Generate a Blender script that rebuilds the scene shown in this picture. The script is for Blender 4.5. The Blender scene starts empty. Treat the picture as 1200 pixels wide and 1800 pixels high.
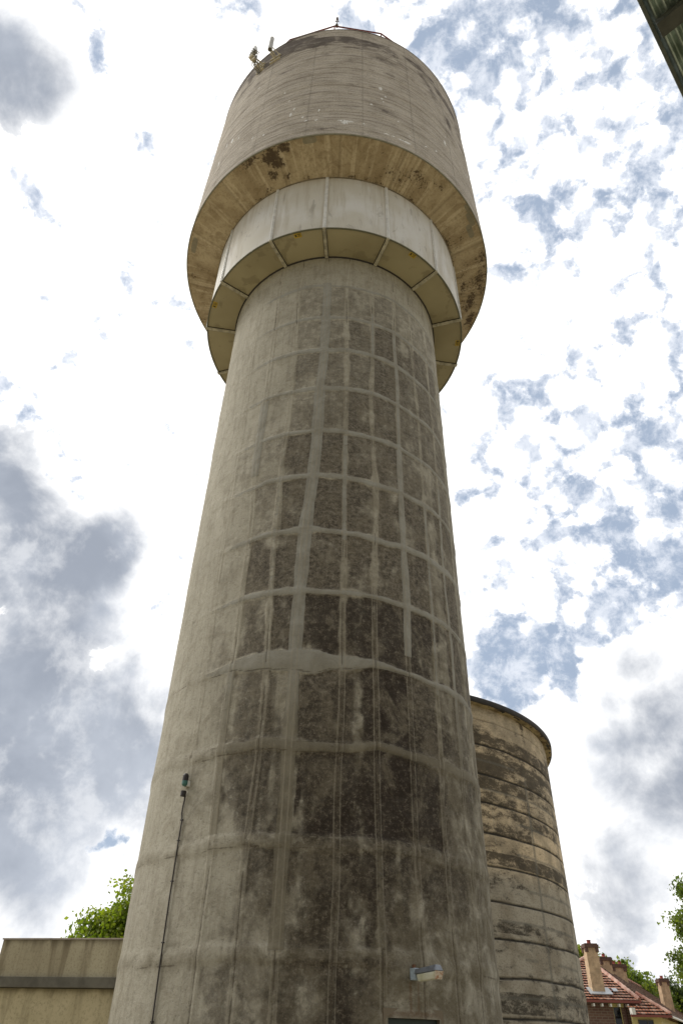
import bpy, bmesh, math, random
import numpy as np
from mathutils import Vector, Matrix
R_ = math.radians
random.seed(7)
scn = bpy.context.scene
COL = scn.collection
EYE = 1.65                       # camera height above the ground, metres
U = 3.0                          # radius of the tower shaft, metres

# ------------------------------------------------------------------ camera
cam = bpy.data.cameras.new('camera'); camo = bpy.data.objects.new('camera', cam); COL.objects.link(camo)
PITCH, ROLL = 0.66749, 0.02428
cam.sensor_fit = 'VERTICAL'; cam.sensor_height = 36.0; cam.sensor_width = 24.0; cam.lens = 24.0
cam.clip_start = 0.05; cam.clip_end = 3000
camo.matrix_world = (Matrix.Translation((0, 0, EYE)) @ Matrix.Rotation(math.pi/2+PITCH, 4, 'X') @ Matrix.Rotation(ROLL, 4, 'Z'))
scn.camera = camo

# ------------------------------------------------------------------ node helpers
class NT:
    def __init__(s, nt): s.nt = nt; s.N = nt.nodes; s.L = nt.links
    def new(s, t, **k):
        n = s.N.new(t)
        for a, b in k.items(): setattr(n, a, b)
        return n
    def put(s, sock, v):
        if v is None: return
        if hasattr(v, 'is_output'): s.L.new(v, sock)
        else:
            if hasattr(sock.default_value, '__len__') and not hasattr(v, '__len__'): v = [v]*len(sock.default_value)
            if hasattr(v, '__len__') and len(sock.default_value) == 4 and len(v) == 3: v = (*v, 1)
            sock.default_value = v
    def m(s, op, a, b=None, c=None, clamp=False):
        n = s.new('ShaderNodeMath', operation=op, use_clamp=clamp)
        s.put(n.inputs[0], a); s.put(n.inputs[1], b)
        if c is not None: s.put(n.inputs[2], c)
        return n.outputs[0]
    def add(s, a, b): return s.m('ADD', a, b)
    def sub(s, a, b): return s.m('SUBTRACT', a, b)
    def mul(s, a, b): return s.m('MULTIPLY', a, b)
    def mr(s, v, a, b, c=0.0, d=1.0, smooth=True):
        n = s.new('ShaderNodeMapRange', interpolation_type='SMOOTHSTEP' if smooth else 'LINEAR')
        for i, x in enumerate((v, a, b, c, d)): s.put(n.inputs[i], x)
        return n.outputs[0]
    def mix(s, f, a, b, mode='MIX'):
        n = s.new('ShaderNodeMix', data_type='RGBA', blend_type=mode)
        s.put(n.inputs['Factor'], f); s.put(n.inputs[6], a); s.put(n.inputs[7], b)
        return n.outputs[2]
    def noise(s, vec, scale, detail=4, rough=.55, dist=0.0, col=False):
        n = s.new('ShaderNodeTexNoise')
        s.put(n.inputs['Vector'], vec); s.put(n.inputs['Scale'], scale); s.put(n.inputs['Detail'], detail)
        s.put(n.inputs['Roughness'], rough); s.put(n.inputs['Distortion'], dist)
        return n.outputs['Color' if col else 'Fac']
    def map(s, vec, scale=(1, 1, 1), loc=(0, 0, 0)):
        n = s.new('ShaderNodeMapping'); s.put(n.inputs['Vector'], vec); n.inputs['Scale'].default_value = scale; n.inputs['Location'].default_value = loc
        return n.outputs[0]
    def attr(s, name):
        n = s.new('ShaderNodeAttribute', attribute_name=name); return n.outputs['Fac']
    def uv(s): return s.new('ShaderNodeTexCoord').outputs['UV']
    def obj(s): return s.new('ShaderNodeTexCoord').outputs['Object']
    def bump(s, h, dist=.01, strength=1.0, nrm=None):
        n = s.new('ShaderNodeBump'); s.put(n.inputs['Height'], h); n.inputs['Distance'].default_value = dist; n.inputs['Strength'].default_value = strength
        if nrm is not None: s.L.new(nrm, n.inputs['Normal'])
        return n.outputs[0]

# ------------------------------------------------------------------ world: blue sky with procedural clouds
SUN_EL, SUN_AZ = R_(42), R_(-72)        # azimuth measured from +Y towards +X
w = bpy.data.worlds.new('World'); scn.world = w; w.use_nodes = True
n = NT(w.node_tree); n.N.clear()
out = n.new('ShaderNodeOutputWorld'); bg = n.new('ShaderNodeBackground')
sky = n.new('ShaderNodeTexSky', sky_type='NISHITA'); sky.sun_disc = False
sky.sun_elevation = SUN_EL; sky.sun_rotation = SUN_AZ; sky.air_density = 1.0; sky.dust_density = 2.0
DIR = n.new('ShaderNodeTexCoord').outputs['Generated']
def ae(az, el): a, e = R_(az), R_(el); return (math.sin(a)*math.cos(e), math.cos(a)*math.cos(e), math.sin(e))
def blobs(lst, soft=1.9, mode='MAXIMUM', vec=None):
    acc = None
    for b in lst:
        az, el, r, wt = b
        d = n.new('ShaderNodeVectorMath', operation='DOT_PRODUCT'); n.put(d.inputs[0], vec or DIR); d.inputs[1].default_value = ae(az, el)
        v = n.mr(d.outputs['Value'], math.cos(R_(r*soft)), 1.0-(1.0-math.cos(R_(r)))*.18, 0.0, wt, smooth=False)
        acc = v if acc is None else n.m(mode, acc, v)
    return acc
sep = n.new('ShaderNodeSeparateXYZ'); n.put(sep.inputs[0], DIR)
zz = n.m('MAXIMUM', n.add(sep.outputs[2], .12), .05)
comb = n.new('ShaderNodeCombineXYZ'); n.put(comb.inputs[0], n.m('DIVIDE', sep.outputs[0], zz)); n.put(comb.inputs[1], n.m('DIVIDE', sep.outputs[1], zz))
P = comb.outputs[0]
CUM = [(-52.3, 60.8, 3.3, 1), (-55.2, 61.5, 1.7, 0.8), (-33.3, 35.4, 3.0, 1), (-30.9, 33.4, 3.3, 0.8), (-28.7, 29.1, 4.6, 1), (-24.8, 30.5, 3.5, 1), (-22.0, 33.6, 2.7, 0.9), (-26.1, 24.4, 6.4, 1), (-22.3, 25.6, 3.0, 0.5), (-23.5, 16.6, 7.8, 1), (-17.7, 16.9, 3.8, 1), (-25.1, 21.6, 7.2, 1), (-16.3, 18.7, 2.6, 0.7), (-21.1, 12.7, 4.0, 0.8), (26.5, 22.0, 3.6, 1), (23.3, 21.8, 3.0, 1), (23.8, 17.5, 5.4, 1), (19.5, 19.2, 3.0, 1), (18.3, 15.3, 2.9, 0.8), (25.6, 13.9, 3.8, 1), (17.6, 11.5, 2.4, 0.7), (19.5, 9.3, 4.1, 0.6), (23.2, 7.8, 4.3, 0.6), (-20.7, 7.0, 3.8, 1), (-16.1, 8.4, 3.1, 1), (-23.2, 8.2, 3.0, 1), (-18.2, 5.9, 3.0, 1)]
GRY = [(-52.0, 60.0, 2.7, 0.9), (-33.5, 35.8, 2.8, 0.9), (-31.1, 33.8, 2.5, 0.8), (-28.2, 29.2, 3.8, 1), (-24.3, 30.6, 2.6, 0.9), (-22.1, 33.4, 1.8, 0.6), (-26.6, 24.7, 4.6, 1), (-23.8, 16.1, 6.9, 1.1), (-18.2, 17.3, 3.4, 1), (-25.3, 20.7, 6.0, 1.1), (-27.5, 26.0, 4.5, 1.0), (-20.9, 13.1, 2.8, 0.7), (24.3, 17.4, 3.0, .68), (26.8, 18.2, 3.2, .66), (21.6, 18.8, 1.3, 0.6), (25.6, 24.2, 1.5, 0.5), (26.2, 15.0, 2.4, 0.8), (22.6, 21.0, 1.2, 0.5), (19.7, 6.6, 3.8, 0.55), (22.9, 9.2, 3.3, 0.5), (-20.8, 7.4, 2.3, 0.35), (-16.5, 6.6, 2.3, 0.35)]
HOL = [(31.2, 72.2, 4.0, 1), (18.4, 72.5, 2.2, 0.5), (42.3, 68.2, 3.6, 0.6), (33.4, 65.1, 5.9, 0.5), (43.4, 59.9, 6.2, 0.6), (28.8, 57.5, 2.5, 0.8), (39.0, 57.1, 2.4, 0.8), (46.4, 58.2, 2.3, 0.6), (41.2, 52.3, 3.2, 0.2), (37.7, 50.0, 2.5, 0.5), (33.2, 41.4, 4.5, 0.6), (27.1, 44.9, 3.9, 0.45), (21.4, 44.6, 2.2, 0.7), (23.9, 42.8, 2.6, 0.5), (26.1, 37.2, 4.6, 0.7), (19.7, 33.7, 3.0, 0.6), (28.2, 28.2, 3.5, 0.8), (15.5, 25.1, 2.6, 1.3), (18.4, 25.4, 2.2, 1.3), (21.5, 27.0, 1.8, .9), (25.5, 28.6, 2.0, .9), (43.0, 66.0, 3.0, .6), (36.0, 61.0, 2.6, .5), (45.0, 54.0, 2.4, .6), (40.0, 42.0, 3.0, .6), (37.4, 46.4, 3.3, 0.5), (15.0, 41.3, 2.3, 0.45), (27.0, 32.0, 5.6, 0.4), (32.7, 36.5, 4.8, 0.5), (22.5, 63.2, 3.3, 0.3), (22.3, 67.9, 2.3, 0.5), (-44.8, 64.6, 1.2, 0.35), (-50.2, 66.3, 1.0, 0.2), (-43.2, 56.1, 1.2, 0.45), (-24.5, 66.9, 0.9, 0.35), (-25.6, 52.2, 2.0, 0.35), (-31.1, 48.3, 1.0, 0.35), (-32.8, 40.7, 1.8, 0.6), (-28.9, 35.9, 1.7, 0.6), (2.7, 74.8, 2.1, 0.6), (-27.1, 72.9, 1.2, 0.6), (-16.1, 12.0, 2.4, 1.2), (-15.1, 13.2, 2.1, 1.1), (-21.2, 10.1, 1.2, 0.6), (-20.8, 26.3, 0.9, 0.7), (29.5, 68.6, 2.3, 0.4), (17.4, 13.8, 1.1, 0.7), (22.0, 12.0, 0.8, 0.5)]
warp = n.noise(P, 2.0, 3, .5, col=True)
# high broken cloud with blue gaps
cells = n.noise(DIR, 24.0, 9, .64, .3)
fine = n.noise(DIR, 50.0, 6, .65, .2)
hb = blobs(HOL, 2.0)
wv = n.new('ShaderNodeVectorMath', operation='MULTIPLY_ADD'); n.put(wv.inputs[0], n.noise(DIR, 14.0, 4, .55, col=True)); wv.inputs[1].default_value = (.07, .07, .07); n.put(wv.inputs[2], DIR)
vo = n.new('ShaderNodeTexVoronoi', feature='SMOOTH_F1'); n.put(vo.inputs['Vector'], wv.outputs[0]); vo.inputs['Scale'].default_value = 27.0; vo.inputs['Smoothness'].default_value = .35
gap = n.add(n.add(n.mul(n.sub(cells, .5), 3.6), n.mul(n.sub(fine, .5), 2.6)), n.mul(n.sub(vo.outputs['Distance'], .42), 2.4))
wisp = n.mr(n.noise(DIR, 28.0, 9, .70, .25), .40, .66, 1.0, .30)
hole = n.mul(n.mr(n.add(gap, n.mul(hb, 1.75)), 1.0, 2.0), wisp)
thin = n.mr(n.add(gap, n.mul(hb, 1.75)), .85, 1.5)          # thinner, slightly grey cloud round the gaps
blue = n.mix(1.0, sky.outputs[0], (.080, .080, .080, 1), 'MULTIPLY')
blue = n.mix(.80, blue, (.40, .485, .62, 1))
# cloud brightness grows towards the veiled sun
sd = n.new('ShaderNodeVectorMath', operation='DOT_PRODUCT'); n.put(sd.inputs[0], DIR); sd.inputs[1].default_value = ae(-8, 66)
glow = n.mr(sd.outputs['Value'], .2, 1.0, 0, 1)
white = n.mix(glow, (.96, .97, 1.0, 1), (1.35, 1.33, 1.28, 1))
alto = n.mix(thin, white, (.86, .89, .95, 1))
base = n.mix(hole, alto, blue)
# heavier cumulus banks
fb = n.noise(DIR, 8.0, 10, .60, .2)
fb2 = n.noise(DIR, 4.5, 6, .55, .3)
cm = n.mr(n.add(blobs(CUM, 1.7), n.mul(n.sub(fb, .5), 2.6)), .40, .54)
gm = n.mr(n.add(blobs(GRY, 1.8), n.add(n.mul(n.sub(fb, .5), 1.9), n.mul(n.sub(fb2, .5), .8))), .15, .95)
low = n.mr(n.noise(DIR, 6.0, 6, .55, .2), .35, .7)
cgrey = n.mix(low, (.32, .355, .42, 1), (.50, .54, .61, 1))
gm = n.mul(gm, n.mr(n.noise(DIR, 11.0, 9, .62, .15), .34, .52, .65, 1.0))
ccol = n.mix(gm, (1.08, 1.08, 1.08, 1), cgrey)
fin = n.mix(cm, base, ccol)
fin = n.mix(n.mr(sep.outputs[2], -.02, .03), (.30, .30, .26, 1), fin)
fin = n.mix(1.0, fin, n.mr(sep.outputs[1], -.55, .40, .50, 1.0), 'MULTIPLY')   # the cloud opposite the sun is dimmer
n.put(bg.inputs['Color'], fin); bg.inputs['Strength'].default_value = 1.0
n.L.new(bg.outputs[0], out.inputs[0])

sl = bpy.data.lights.new('sun', 'SUN'); sl.energy = 2.2; sl.angle = R_(28); sl.color = (1, .96, .9)
so = bpy.data.objects.new('sun', sl); COL.objects.link(so)
so.rotation_euler = Vector(ae(-72, 42)).to_track_quat('Z', 'Y').to_euler()
scn.view_settings.view_transform = 'Standard'; scn.view_settings.look = 'None'; scn.view_settings.exposure = 0.22; scn.view_settings.gamma = 1
scn.render.resolution_x = 682; scn.render.resolution_y = 1024

# ------------------------------------------------------------------ object helpers
def tag(o, label=None, cat=None, group=None, kind=None):
    if label: o['label'] = label
    if cat: o['category'] = cat
    if group: o['group'] = group
    if kind: o['kind'] = kind
    return o
def thing(name, loc, label, cat, group=None):
    o = bpy.data.objects.new(name, None); COL.objects.link(o); o.location = loc; o.empty_display_size = .3
    return tag(o, label, cat, group)
def link(name, me, mat, parent=None, world=True):
    o = bpy.data.objects.new(name, me); COL.objects.link(o)
    if mat is not None and not me.materials: me.materials.append(mat)
    if parent is not None:
        o.parent = parent
        if world: o.matrix_parent_inverse = Matrix.Translation(-WLOC(parent))
    return o
def WLOC(o):
    v = Vector(o.location)
    while o.parent is not None:
        v = v + o.matrix_parent_inverse.translation; o = o.parent; v = v + Vector(o.location)
    return v
class MB:
    """collects verts and faces in world coordinates"""
    def __init__(s): s.v = []; s.f = []; s.uv = []
    def box(s, c, size, M=None):
        x, y, z = [a/2 for a in size]; i = len(s.v)
        for p in ((-x,-y,-z),(x,-y,-z),(x,y,-z),(-x,y,-z),(-x,-y,z),(x,-y,z),(x,y,z),(-x,y,z)):
            q = Vector(p)
            if M is not None: q = M @ q
            s.v.append(tuple(q + Vector(c)))
        for f in ((0,3,2,1),(4,5,6,7),(0,1,5,4),(1,2,6,5),(2,3,7,6),(3,0,4,7)): s.f.append(tuple(i+k for k in f))
        return s
    def hexa(s, pts):
        i = len(s.v); s.v += [tuple(p) for p in pts]
        for f in ((0,3,2,1),(4,5,6,7),(0,1,5,4),(1,2,6,5),(2,3,7,6),(3,0,4,7)): s.f.append(tuple(i+k for k in f))
        return s
    def tube(s, pts, r, seg=8, cap=True):
        pts = [Vector(p) for p in pts]; rs = r if hasattr(r, '__len__') else [r]*len(pts); i0 = len(s.v)
        prev = None
        for k, p in enumerate(pts):
            d = (pts[min(k+1, len(pts)-1)]-pts[max(k-1, 0)]).normalized()
            a = d.orthogonal().normalized() if prev is None else (prev-d*prev.dot(d)).normalized()
            prev = a; b = d.cross(a)
            for j in range(seg):
                t = 2*math.pi*j/seg; s.v.append(tuple(p+(a*math.cos(t)+b*math.sin(t))*rs[k]))
        for k in range(len(pts)-1):
            for j in range(seg):
                j2 = (j+1) % seg; s.f.append((i0+k*seg+j, i0+k*seg+j2, i0+(k+1)*seg+j2, i0+(k+1)*seg+j))
        if cap:
            s.f.append(tuple(i0+j for j in range(seg))[::-1]); e = i0+(len(pts)-1)*seg; s.f.append(tuple(e+j for j in range(seg)))
        return s
    def build(s, name, mat, parent=None, smooth=False, bevel=0):
        me = bpy.data.meshes.new(name); me.from_pydata(s.v, [], s.f); me.update()
        if bevel:
            bm = bmesh.new(); bm.from_mesh(me)
            bmesh.ops.bevel(bm, geom=bm.edges[:], offset=bevel, segments=2, profile=.6, affect='EDGES', clamp_overlap=True); bm.to_mesh(me); bm.free()
        if smooth: me.shade_smooth()
        return link(name, me, mat, parent)
def poly_obj(name, verts, faces, mat, parent=None, uv=None, smooth=False):
    me = bpy.data.meshes.new(name); me.from_pydata([tuple(v) for v in verts], [], faces); me.update()
    if uv is not None:
        l = me.uv_layers.new(name='UVMap')
        for lp in me.loops: l.data[lp.index].uv = uv[lp.vertex_index]
    if smooth: me.shade_smooth()
    return link(name, me, mat, parent)
def grid_obj(name, V, uvarr, mat, parent=None, attrs={}, keep=None, closed=False, flip=False):
    """V: (rows, cols, 3) array.  rows run upward"""
    nr, nc = V.shape[:2]
    idx = np.arange(nr*nc).reshape(nr, nc)
    q = np.stack([idx[:-1, :-1], idx[:-1, 1:], idx[1:, 1:], idx[1:, :-1]], -1)
    if keep is not None: q = q[keep]
    q = q.reshape(-1, 4)
    if flip: q = q[:, ::-1]
    me = bpy.data.meshes.new(name)
    me.vertices.add(nr*nc); me.vertices.foreach_set('co', V.reshape(-1).astype(np.float32))
    me.loops.add(q.size); me.loops.foreach_set('vertex_index', q.reshape(-1).astype(np.int32))
    me.polygons.add(len(q)); me.polygons.foreach_set('loop_start', (np.arange(len(q))*4).astype(np.int32))
    me.update(calc_edges=True); me.validate()
    l = me.uv_layers.new(name='UVMap'); l.data.foreach_set('uv', uvarr.reshape(-1, 2)[q.reshape(-1)].reshape(-1).astype(np.float32))
    for k, a in attrs.items():
        at = me.attributes.new(k, 'FLOAT', 'POINT'); at.data.foreach_set('value', a.reshape(-1).astype(np.float32))
    me.shade_smooth()
    return link(name, me, mat, parent)
def vnoise(x, y, seed):
    rng = np.random.RandomState(seed); T = rng.rand(256, 256)
    xi = np.floor(x).astype(int); yi = np.floor(y).astype(int); fx = x-xi; fy = y-yi
    fx = fx*fx*(3-2*fx); fy = fy*fy*(3-2*fy)
    a = T[yi % 256, xi % 256]; b = T[yi % 256, (xi+1) % 256]; c = T[(yi+1) % 256, xi % 256]; d = T[(yi+1) % 256, (xi+1) % 256]
    return (a*(1-fx)+b*fx)*(1-fy)+(c*(1-fx)+d*fx)*fy
def fbm(x, y, seed, o=4, g=.55):
    s = 0; a = 1; t = 0
    for k in range(o): s = s+a*vnoise(x*2**k+17.3*k, y*2**k+5.1*k, seed+k); t += a; a *= g
    return s/t
def sst(a, b, x): t = np.clip((x-a)/(b-a), 0, 1); return t*t*(3-2*t)

# ------------------------------------------------------------------ materials
def mat(name, col, rough=.6, metal=0.0, var=.0, vscale=5, bump=0, bscale=40, spec=.5, dark=None, streak=False):
    m = bpy.data.materials.new(name); m.use_nodes = True; t = NT(m.node_tree); b = t.N['Principled BSDF']
    b.inputs['Roughness'].default_value = rough; b.inputs['Metallic'].default_value = metal; b.inputs['Specular IOR Level'].default_value = spec
    c = (*col, 1)
    if var:
        v = t.obj()
        if streak: v = t.map(v, (1, 1, .12))
        f = t.mr(t.noise(v, vscale, 6, .6, .3), .35, .7)
        c = t.mix(f, c, (*(dark or [k*(1-var) for k in col]), 1))
    t.put(b.inputs['Base Color'], c)
    if bump: t.L.new(t.bump(t.noise(t.obj(), bscale, 4, .6), bump), b.inputs['Normal'])
    return m
def shaft_material():
    m = bpy.data.materials.new('shaft_concrete'); m.use_nodes = True; t = NT(m.node_tree); b = t.N['Principled BSDF']
    uv = t.uv()
    big = t.noise(t.map(uv, (1, .7, 1)), .55, 5, .55, .4)
    mid = t.noise(uv, 2.6, 7, .66, .5)
    streak = t.noise(t.map(uv, (1, .10, 1)), 8, 6, .72, .15)
    sand = t.noise(uv, 11, 6, .86, .1)
    grain = t.noise(uv, 38, 4, .85)
    blot = t.noise(uv, 8, 6, .72, .4)
    low = t.attr('low')
    # rendered face: grey-beige with faint rain streaks and a sandy grain
    c = t.mix(t.mr(big, .3, .7), (.430, .405, .330, 1), (.345, .323, .258, 1))
    c = t.mix(t.mul(t.mr(mid, .47, .66), .35), c, (.220, .195, .138, 1))
    c = t.mix(t.mul(t.mr(streak, .50, .64), .28), c, (.430, .395, .320, 1))
    c = t.mix(t.mul(t.mr(streak, .50, .38), .28), c, (.185, .160, .118, 1))
    c = t.mix(t.mul(t.attr('brown'), t.mr(mid, .25, .6)), c, (.135, .115, .075, 1))
    # dark weathered aggregate inside the panels
    g = t.attr('grime')
    e = t.add(t.add(t.mul(t.sub(blot, .5), 1.5), t.mul(t.sub(sand, .5), 1.6)), t.mul(t.sub(mid, .5), 1.1))
    gm = t.mr(t.add(g, e), .10, .62)
    up = t.sub(1.0, low)
    dk = t.mix(t.mr(sand, .42, .60), t.mix(up, (.026, .020, .015, 1), (.060, .051, .040, 1)), t.mix(up, (.100, .083, .060, 1), (.165, .143, .110, 1)))
    cloud = t.noise(t.map(uv, (1, .75, 1), (3, 7, 0)), 1.9, 7, .64, .8)
    veil = t.noise(t.map(uv, (1, .8, 1), (13, 2, 0)), 3.2, 8, .72, .9)
    dk = t.mix(t.mul(t.mr(cloud, .44, .64), .62), dk, (.160, .138, .100, 1))
    dk = t.mix(t.mul(t.mul(t.mr(veil, .53, .64), .45), t.sub(1.0, t.mul(low, .75))), dk, (.250, .222, .172, 1))
    hv = t.attr('heavy')
    dk = t.mix(t.mul(t.mul(hv, .95), t.mr(cloud, .66, .46)), dk, t.mix(t.mr(sand, .45, .65), (.017, .011, .009, 1), (.055, .040, .030, 1)))
    c = t.mix(t.mul(gm, t.mr(g, .04, .85, .15, .90)), c, dk)
    # mortar repairs, smooth and grey with crisp edges
    mo = t.mr(t.add(t.attr('mortar'), t.mul(t.sub(blot, .5), .9)), .42, .56)
    mc = t.mix(low, (.290, .284, .248, 1), (.150, .132, .092, 1))
    mc = t.mix(t.mul(t.mr(mid, .40, .62), .5), mc, (.205, .190, .150, 1))
    c = t.mix(t.mul(mo, t.sub(.88, t.mul(low, .25))), c, mc)
    # thin pale and dark joint lines
    jl = t.mr(t.add(t.attr('joint'), t.mul(t.sub(blot, .5), 1.1)), .40, .66)
    c = t.mix(t.mul(jl, t.sub(.62, t.mul(low, .2))), c, (.30, .27, .21, 1))
    jd = t.mr(t.add(t.attr('crack'), t.mul(t.sub(blot, .5), 1.1)), .42, .68)
    c = t.mix(t.mul(jd, .60), c, (.075, .060, .042, 1))
    c = t.mix(t.attr('rust'), c, (.12, .062, .028, 1))
    # salt-and-pepper grain over all, weaker on the trowelled mortar
    k = t.sub(1.0, t.mul(mo, .6)); sg = t.add(t.mul(sand, .6), t.mul(grain, .4))
    c = t.mix(t.mul(k, t.mr(sg, .52, .62, 0, .42)), c, t.mix(.55, c, (.52, .48, .40, 1)))
    c = t.mix(t.mul(k, t.mr(sg, .49, .38, 0, .60)), c, t.mix(.75, c, (.030, .024, .016, 1)))
    t.put(b.inputs['Base Color'], c); b.inputs['Roughness'].default_value = .95; b.inputs['Specular IOR Level'].default_value = .2
    h = t.add(t.mul(t.mul(sand, k), .9), t.add(t.mul(t.mul(grain, k), .3), t.mul(mid, 1.2)))
    t.L.new(t.bump(h, .022, 1.0), b.inputs['Normal'])
    return m
def tank_material():
    m = bpy.data.materials.new('tank_board_marked_concrete'); m.use_nodes = True; t = NT(m.node_tree); b = t.N['Principled BSDF']
    uv = t.uv()
    board = t.noise(t.map(uv, (.05, 1, 1)), 7, 4, .6, .1)
    board2 = t.noise(t.map(uv, (.10, 1, 1)), 18, 5, .7, .2)
    mid = t.noise(uv, 1.4, 6, .6, .5); grain = t.noise(uv, 22, 5, .7)
    c = t.mix(t.mr(mid, .3, .7), (.540, .495, .430, 1), (.430, .388, .328, 1))
    c = t.mix(t.mul(t.mr(board, .48, .66), .55), c, (.190, .160, .130, 1))
    c = t.mix(t.mul(t.mr(board2, .5, .64), .5), c, (.50, .45, .37, 1))
    c = t.mix(t.mul(t.mr(board2, .5, .36), .5), c, (.14, .115, .09, 1))
    dk = t.attr('dark')
    dm = t.mr(t.add(dk, t.add(t.mul(t.sub(board2, .5), 3.0), t.mul(t.sub(mid, .5), 2.2))), .35, .95)
    c = t.mix(t.mul(dm, .80), c, (.055, .042, .040, 1))
    c = t.mix(t.mul(t.attr('seam'), .42), c, (.13, .12, .10, 1))
    wt = t.mr(t.add(t.attr('white'), t.mul(t.sub(grain, .5), 2.2)), .55, .80)
    c = t.mix(wt, c, (.78, .78, .76, 1))
    c = t.mix(t.mul(t.mr(grain, .5, .38), .45), c, (.10, .085, .065, 1))
    t.put(b.inputs['Base Color'], c); b.inputs['Roughness'].default_value = .95; b.inputs['Specular IOR Level'].default_value = .2
    h = t.add(t.add(t.mul(board2, .8), t.mul(board, 1.0)), t.mul(grain, .25))
    t.L.new(t.bump(h, .03, .9), b.inputs['Normal'])
    return m
def soffit_material():
    m = bpy.data.materials.new('tank_soffit_concrete'); m.use_nodes = True; t = NT(m.node_tree); b = t.N['Principled BSDF']
    uv = t.uv(); o = t.obj()
    rad = t.noise(t.map(uv, (1, .06, 1)), 6, 4, .6, .2)
    mid = t.noise(o, 1.0, 7, .62, .6); grain = t.noise(o, 14, 5, .7)
    c = t.mix(t.mr(mid, .3, .7), (.47, .39, .265, 1), (.28, .215, .13, 1))
    c = t.mix(t.mul(t.mr(rad, .5, .66), .5), c, (.64, .55, .40, 1))
    c = t.mix(t.mul(t.mr(grain, .50, .36), .35), c, (.16, .115, .065, 1))
    c = t.mix(t.mul(t.mr(t.noise(o, 2.6, 8, .72, .8), .50, .64), .5), c, (.20, .145, .08, 1))
    dm = t.mr(t.add(t.attr('dark'), t.add(t.mul(t.sub(grain, .5), 2.4), t.mul(t.sub(mid, .5), 2.4))), .34, .74)
    c = t.mix(t.mul(dm, .9), c, (.065, .045, .030, 1))
    gm = t.mr(t.add(t.attr('patch'), t.mul(t.sub(grain, .5), .6)), .45, .6)
    c = t.mix(t.mul(gm, .75), c, (.20, .19, .145, 1))
    lm = t.mr(t.add(t.attr('pale'), t.mul(t.sub(mid, .5), 1.2)), .45, .8)
    c = t.mix(t.mul(lm, .4), c, (.50, .44, .31, 1))
    c = t.mix(t.mul(t.attr('seam'), .65), c, (.13, .095, .055, 1))
    t.put(b.inputs['Base Color'], c); b.inputs['Roughness'].default_value = .95; b.inputs['Specular IOR Level'].default_value = .2
    t.L.new(t.bump(t.add(mid, t.mul(grain, .3)), .03, .8), b.inputs['Normal'])
    return m
def silo_material():
    m = bpy.data.materials.new('reservoir_concrete'); m.use_nodes = True; t = NT(m.node_tree); b = t.N['Principled BSDF']
    uv = t.uv(); mid = t.noise(uv, 1.3, 6, .6, .4); hs = t.noise(t.map(uv, (.45, 1, 1)), 5, 7, .72, .3); grain = t.noise(uv, 20, 5, .72)
    vs = t.noise(t.map(uv, (1, .12, 1)), 5, 5, .65, .2)
    c = t.mix(t.attr('cream'), (.350, .325, .262, 1), (.62, .50, .33, 1))
    c = t.mix(t.mul(t.mr(mid, .42, .62), .6), c, (.22, .185, .13, 1))
    c = t.mix(t.mul(t.mr(vs, .5, .75), .35), c, (.42, .38, .29, 1))
    dm = t.mr(t.add(t.attr('dark'), t.add(t.mul(t.sub(hs, .5), 2.6), t.mul(t.sub(grain, .5), 1.8))), .30, .90)
    c = t.mix(t.mul(dm, .86), c, (.036, .030, .022, 1))
    c = t.mix(t.attr('seam'), c, (.035, .034, .030, 1))
    c = t.mix(t.mul(t.attr('repair'), .7), c, (.15, .145, .12, 1))
    c = t.mix(t.mul(t.mr(grain, .5, .36), .5), c, (.09, .075, .05, 1))
    t.put(b.inputs['Base Color'], c); b.inputs['Roughness'].default_value = .95; b.inputs['Specular IOR Level'].default_value = .2
    t.L.new(t.bump(t.add(mid, grain), .02, .8), b.inputs['Normal'])
    return m
def wall_material(name, a, bcol, dark, diag=True):
    m = bpy.data.materials.new(name); m.use_nodes = True; t = NT(m.node_tree); b = t.N['Principled BSDF']
    o = t.obj(); mid = t.noise(o, 1.2, 6, .6, .5); st = t.noise(t.map(o, (1, 1, .15)), 3.5, 5, .6, .4); grain = t.noise(o, 30, 5, .7)
    c = t.mix(t.mr(mid, .3, .7), (*a, 1), (*bcol, 1)); c = t.mix(t.mul(t.mr(st, .45, .62), .75), c, (*dark, 1))
    tg = t.attr('topgrime')
    c = t.mix(t.mul(t.mr(t.add(tg, t.mul(t.sub(st, .5), 1.4)), .3, .9), .7), c, (dark[0]*.5, dark[1]*.5, dark[2]*.5, 1))
    c = t.mix(t.mul(t.mr(grain, .5, .36), .5), c, (*dark, 1))
    t.put(b.inputs['Base Color'], c); b.inputs['Roughness'].default_value = .95; b.inputs['Specular IOR Level'].default_value = .2
    t.L.new(t.bump(t.add(mid, t.mul(grain, .4)), .02, .7), b.inputs['Normal'])
    return m
M_shaft, M_tank, M_soffit, M_silo = shaft_material(), tank_material(), soffit_material(), silo_material()
def panel_material():
    m = bpy.data.materials.new('white_cladding'); m.use_nodes = True; t = NT(m.node_tree); b = t.N['Principled BSDF']
    o = t.obj(); st = t.noise(t.map(o, (1, 1, .1)), 5, 5, .6, .2); sc = t.noise(t.map(o, (1, 1, .3)), 2.2, 6, .68, 1.2); mid = t.noise(o, .8, 4, .5)
    c = t.mix(t.mr(mid, .35, .65), (.62, .615, .59, 1), (.54, .52, .46, 1)); c = t.mix(t.mul(t.mr(st, .48, .64), .5), c, (.42, .385, .31, 1))
    c = t.mix(t.mul(t.mr(sc, .57, .66), .5), c, (.26, .24, .21, 1))
    c = t.mix(t.mul(t.attr('edge'), t.mr(st, .2, .7, .2, .8)), c, (.36, .29, .20, 1))
    t.put(b.inputs['Base Color'], c); b.inputs['Roughness'].default_value = .75; b.inputs['Specular IOR Level'].default_value = .3
    return m
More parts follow.
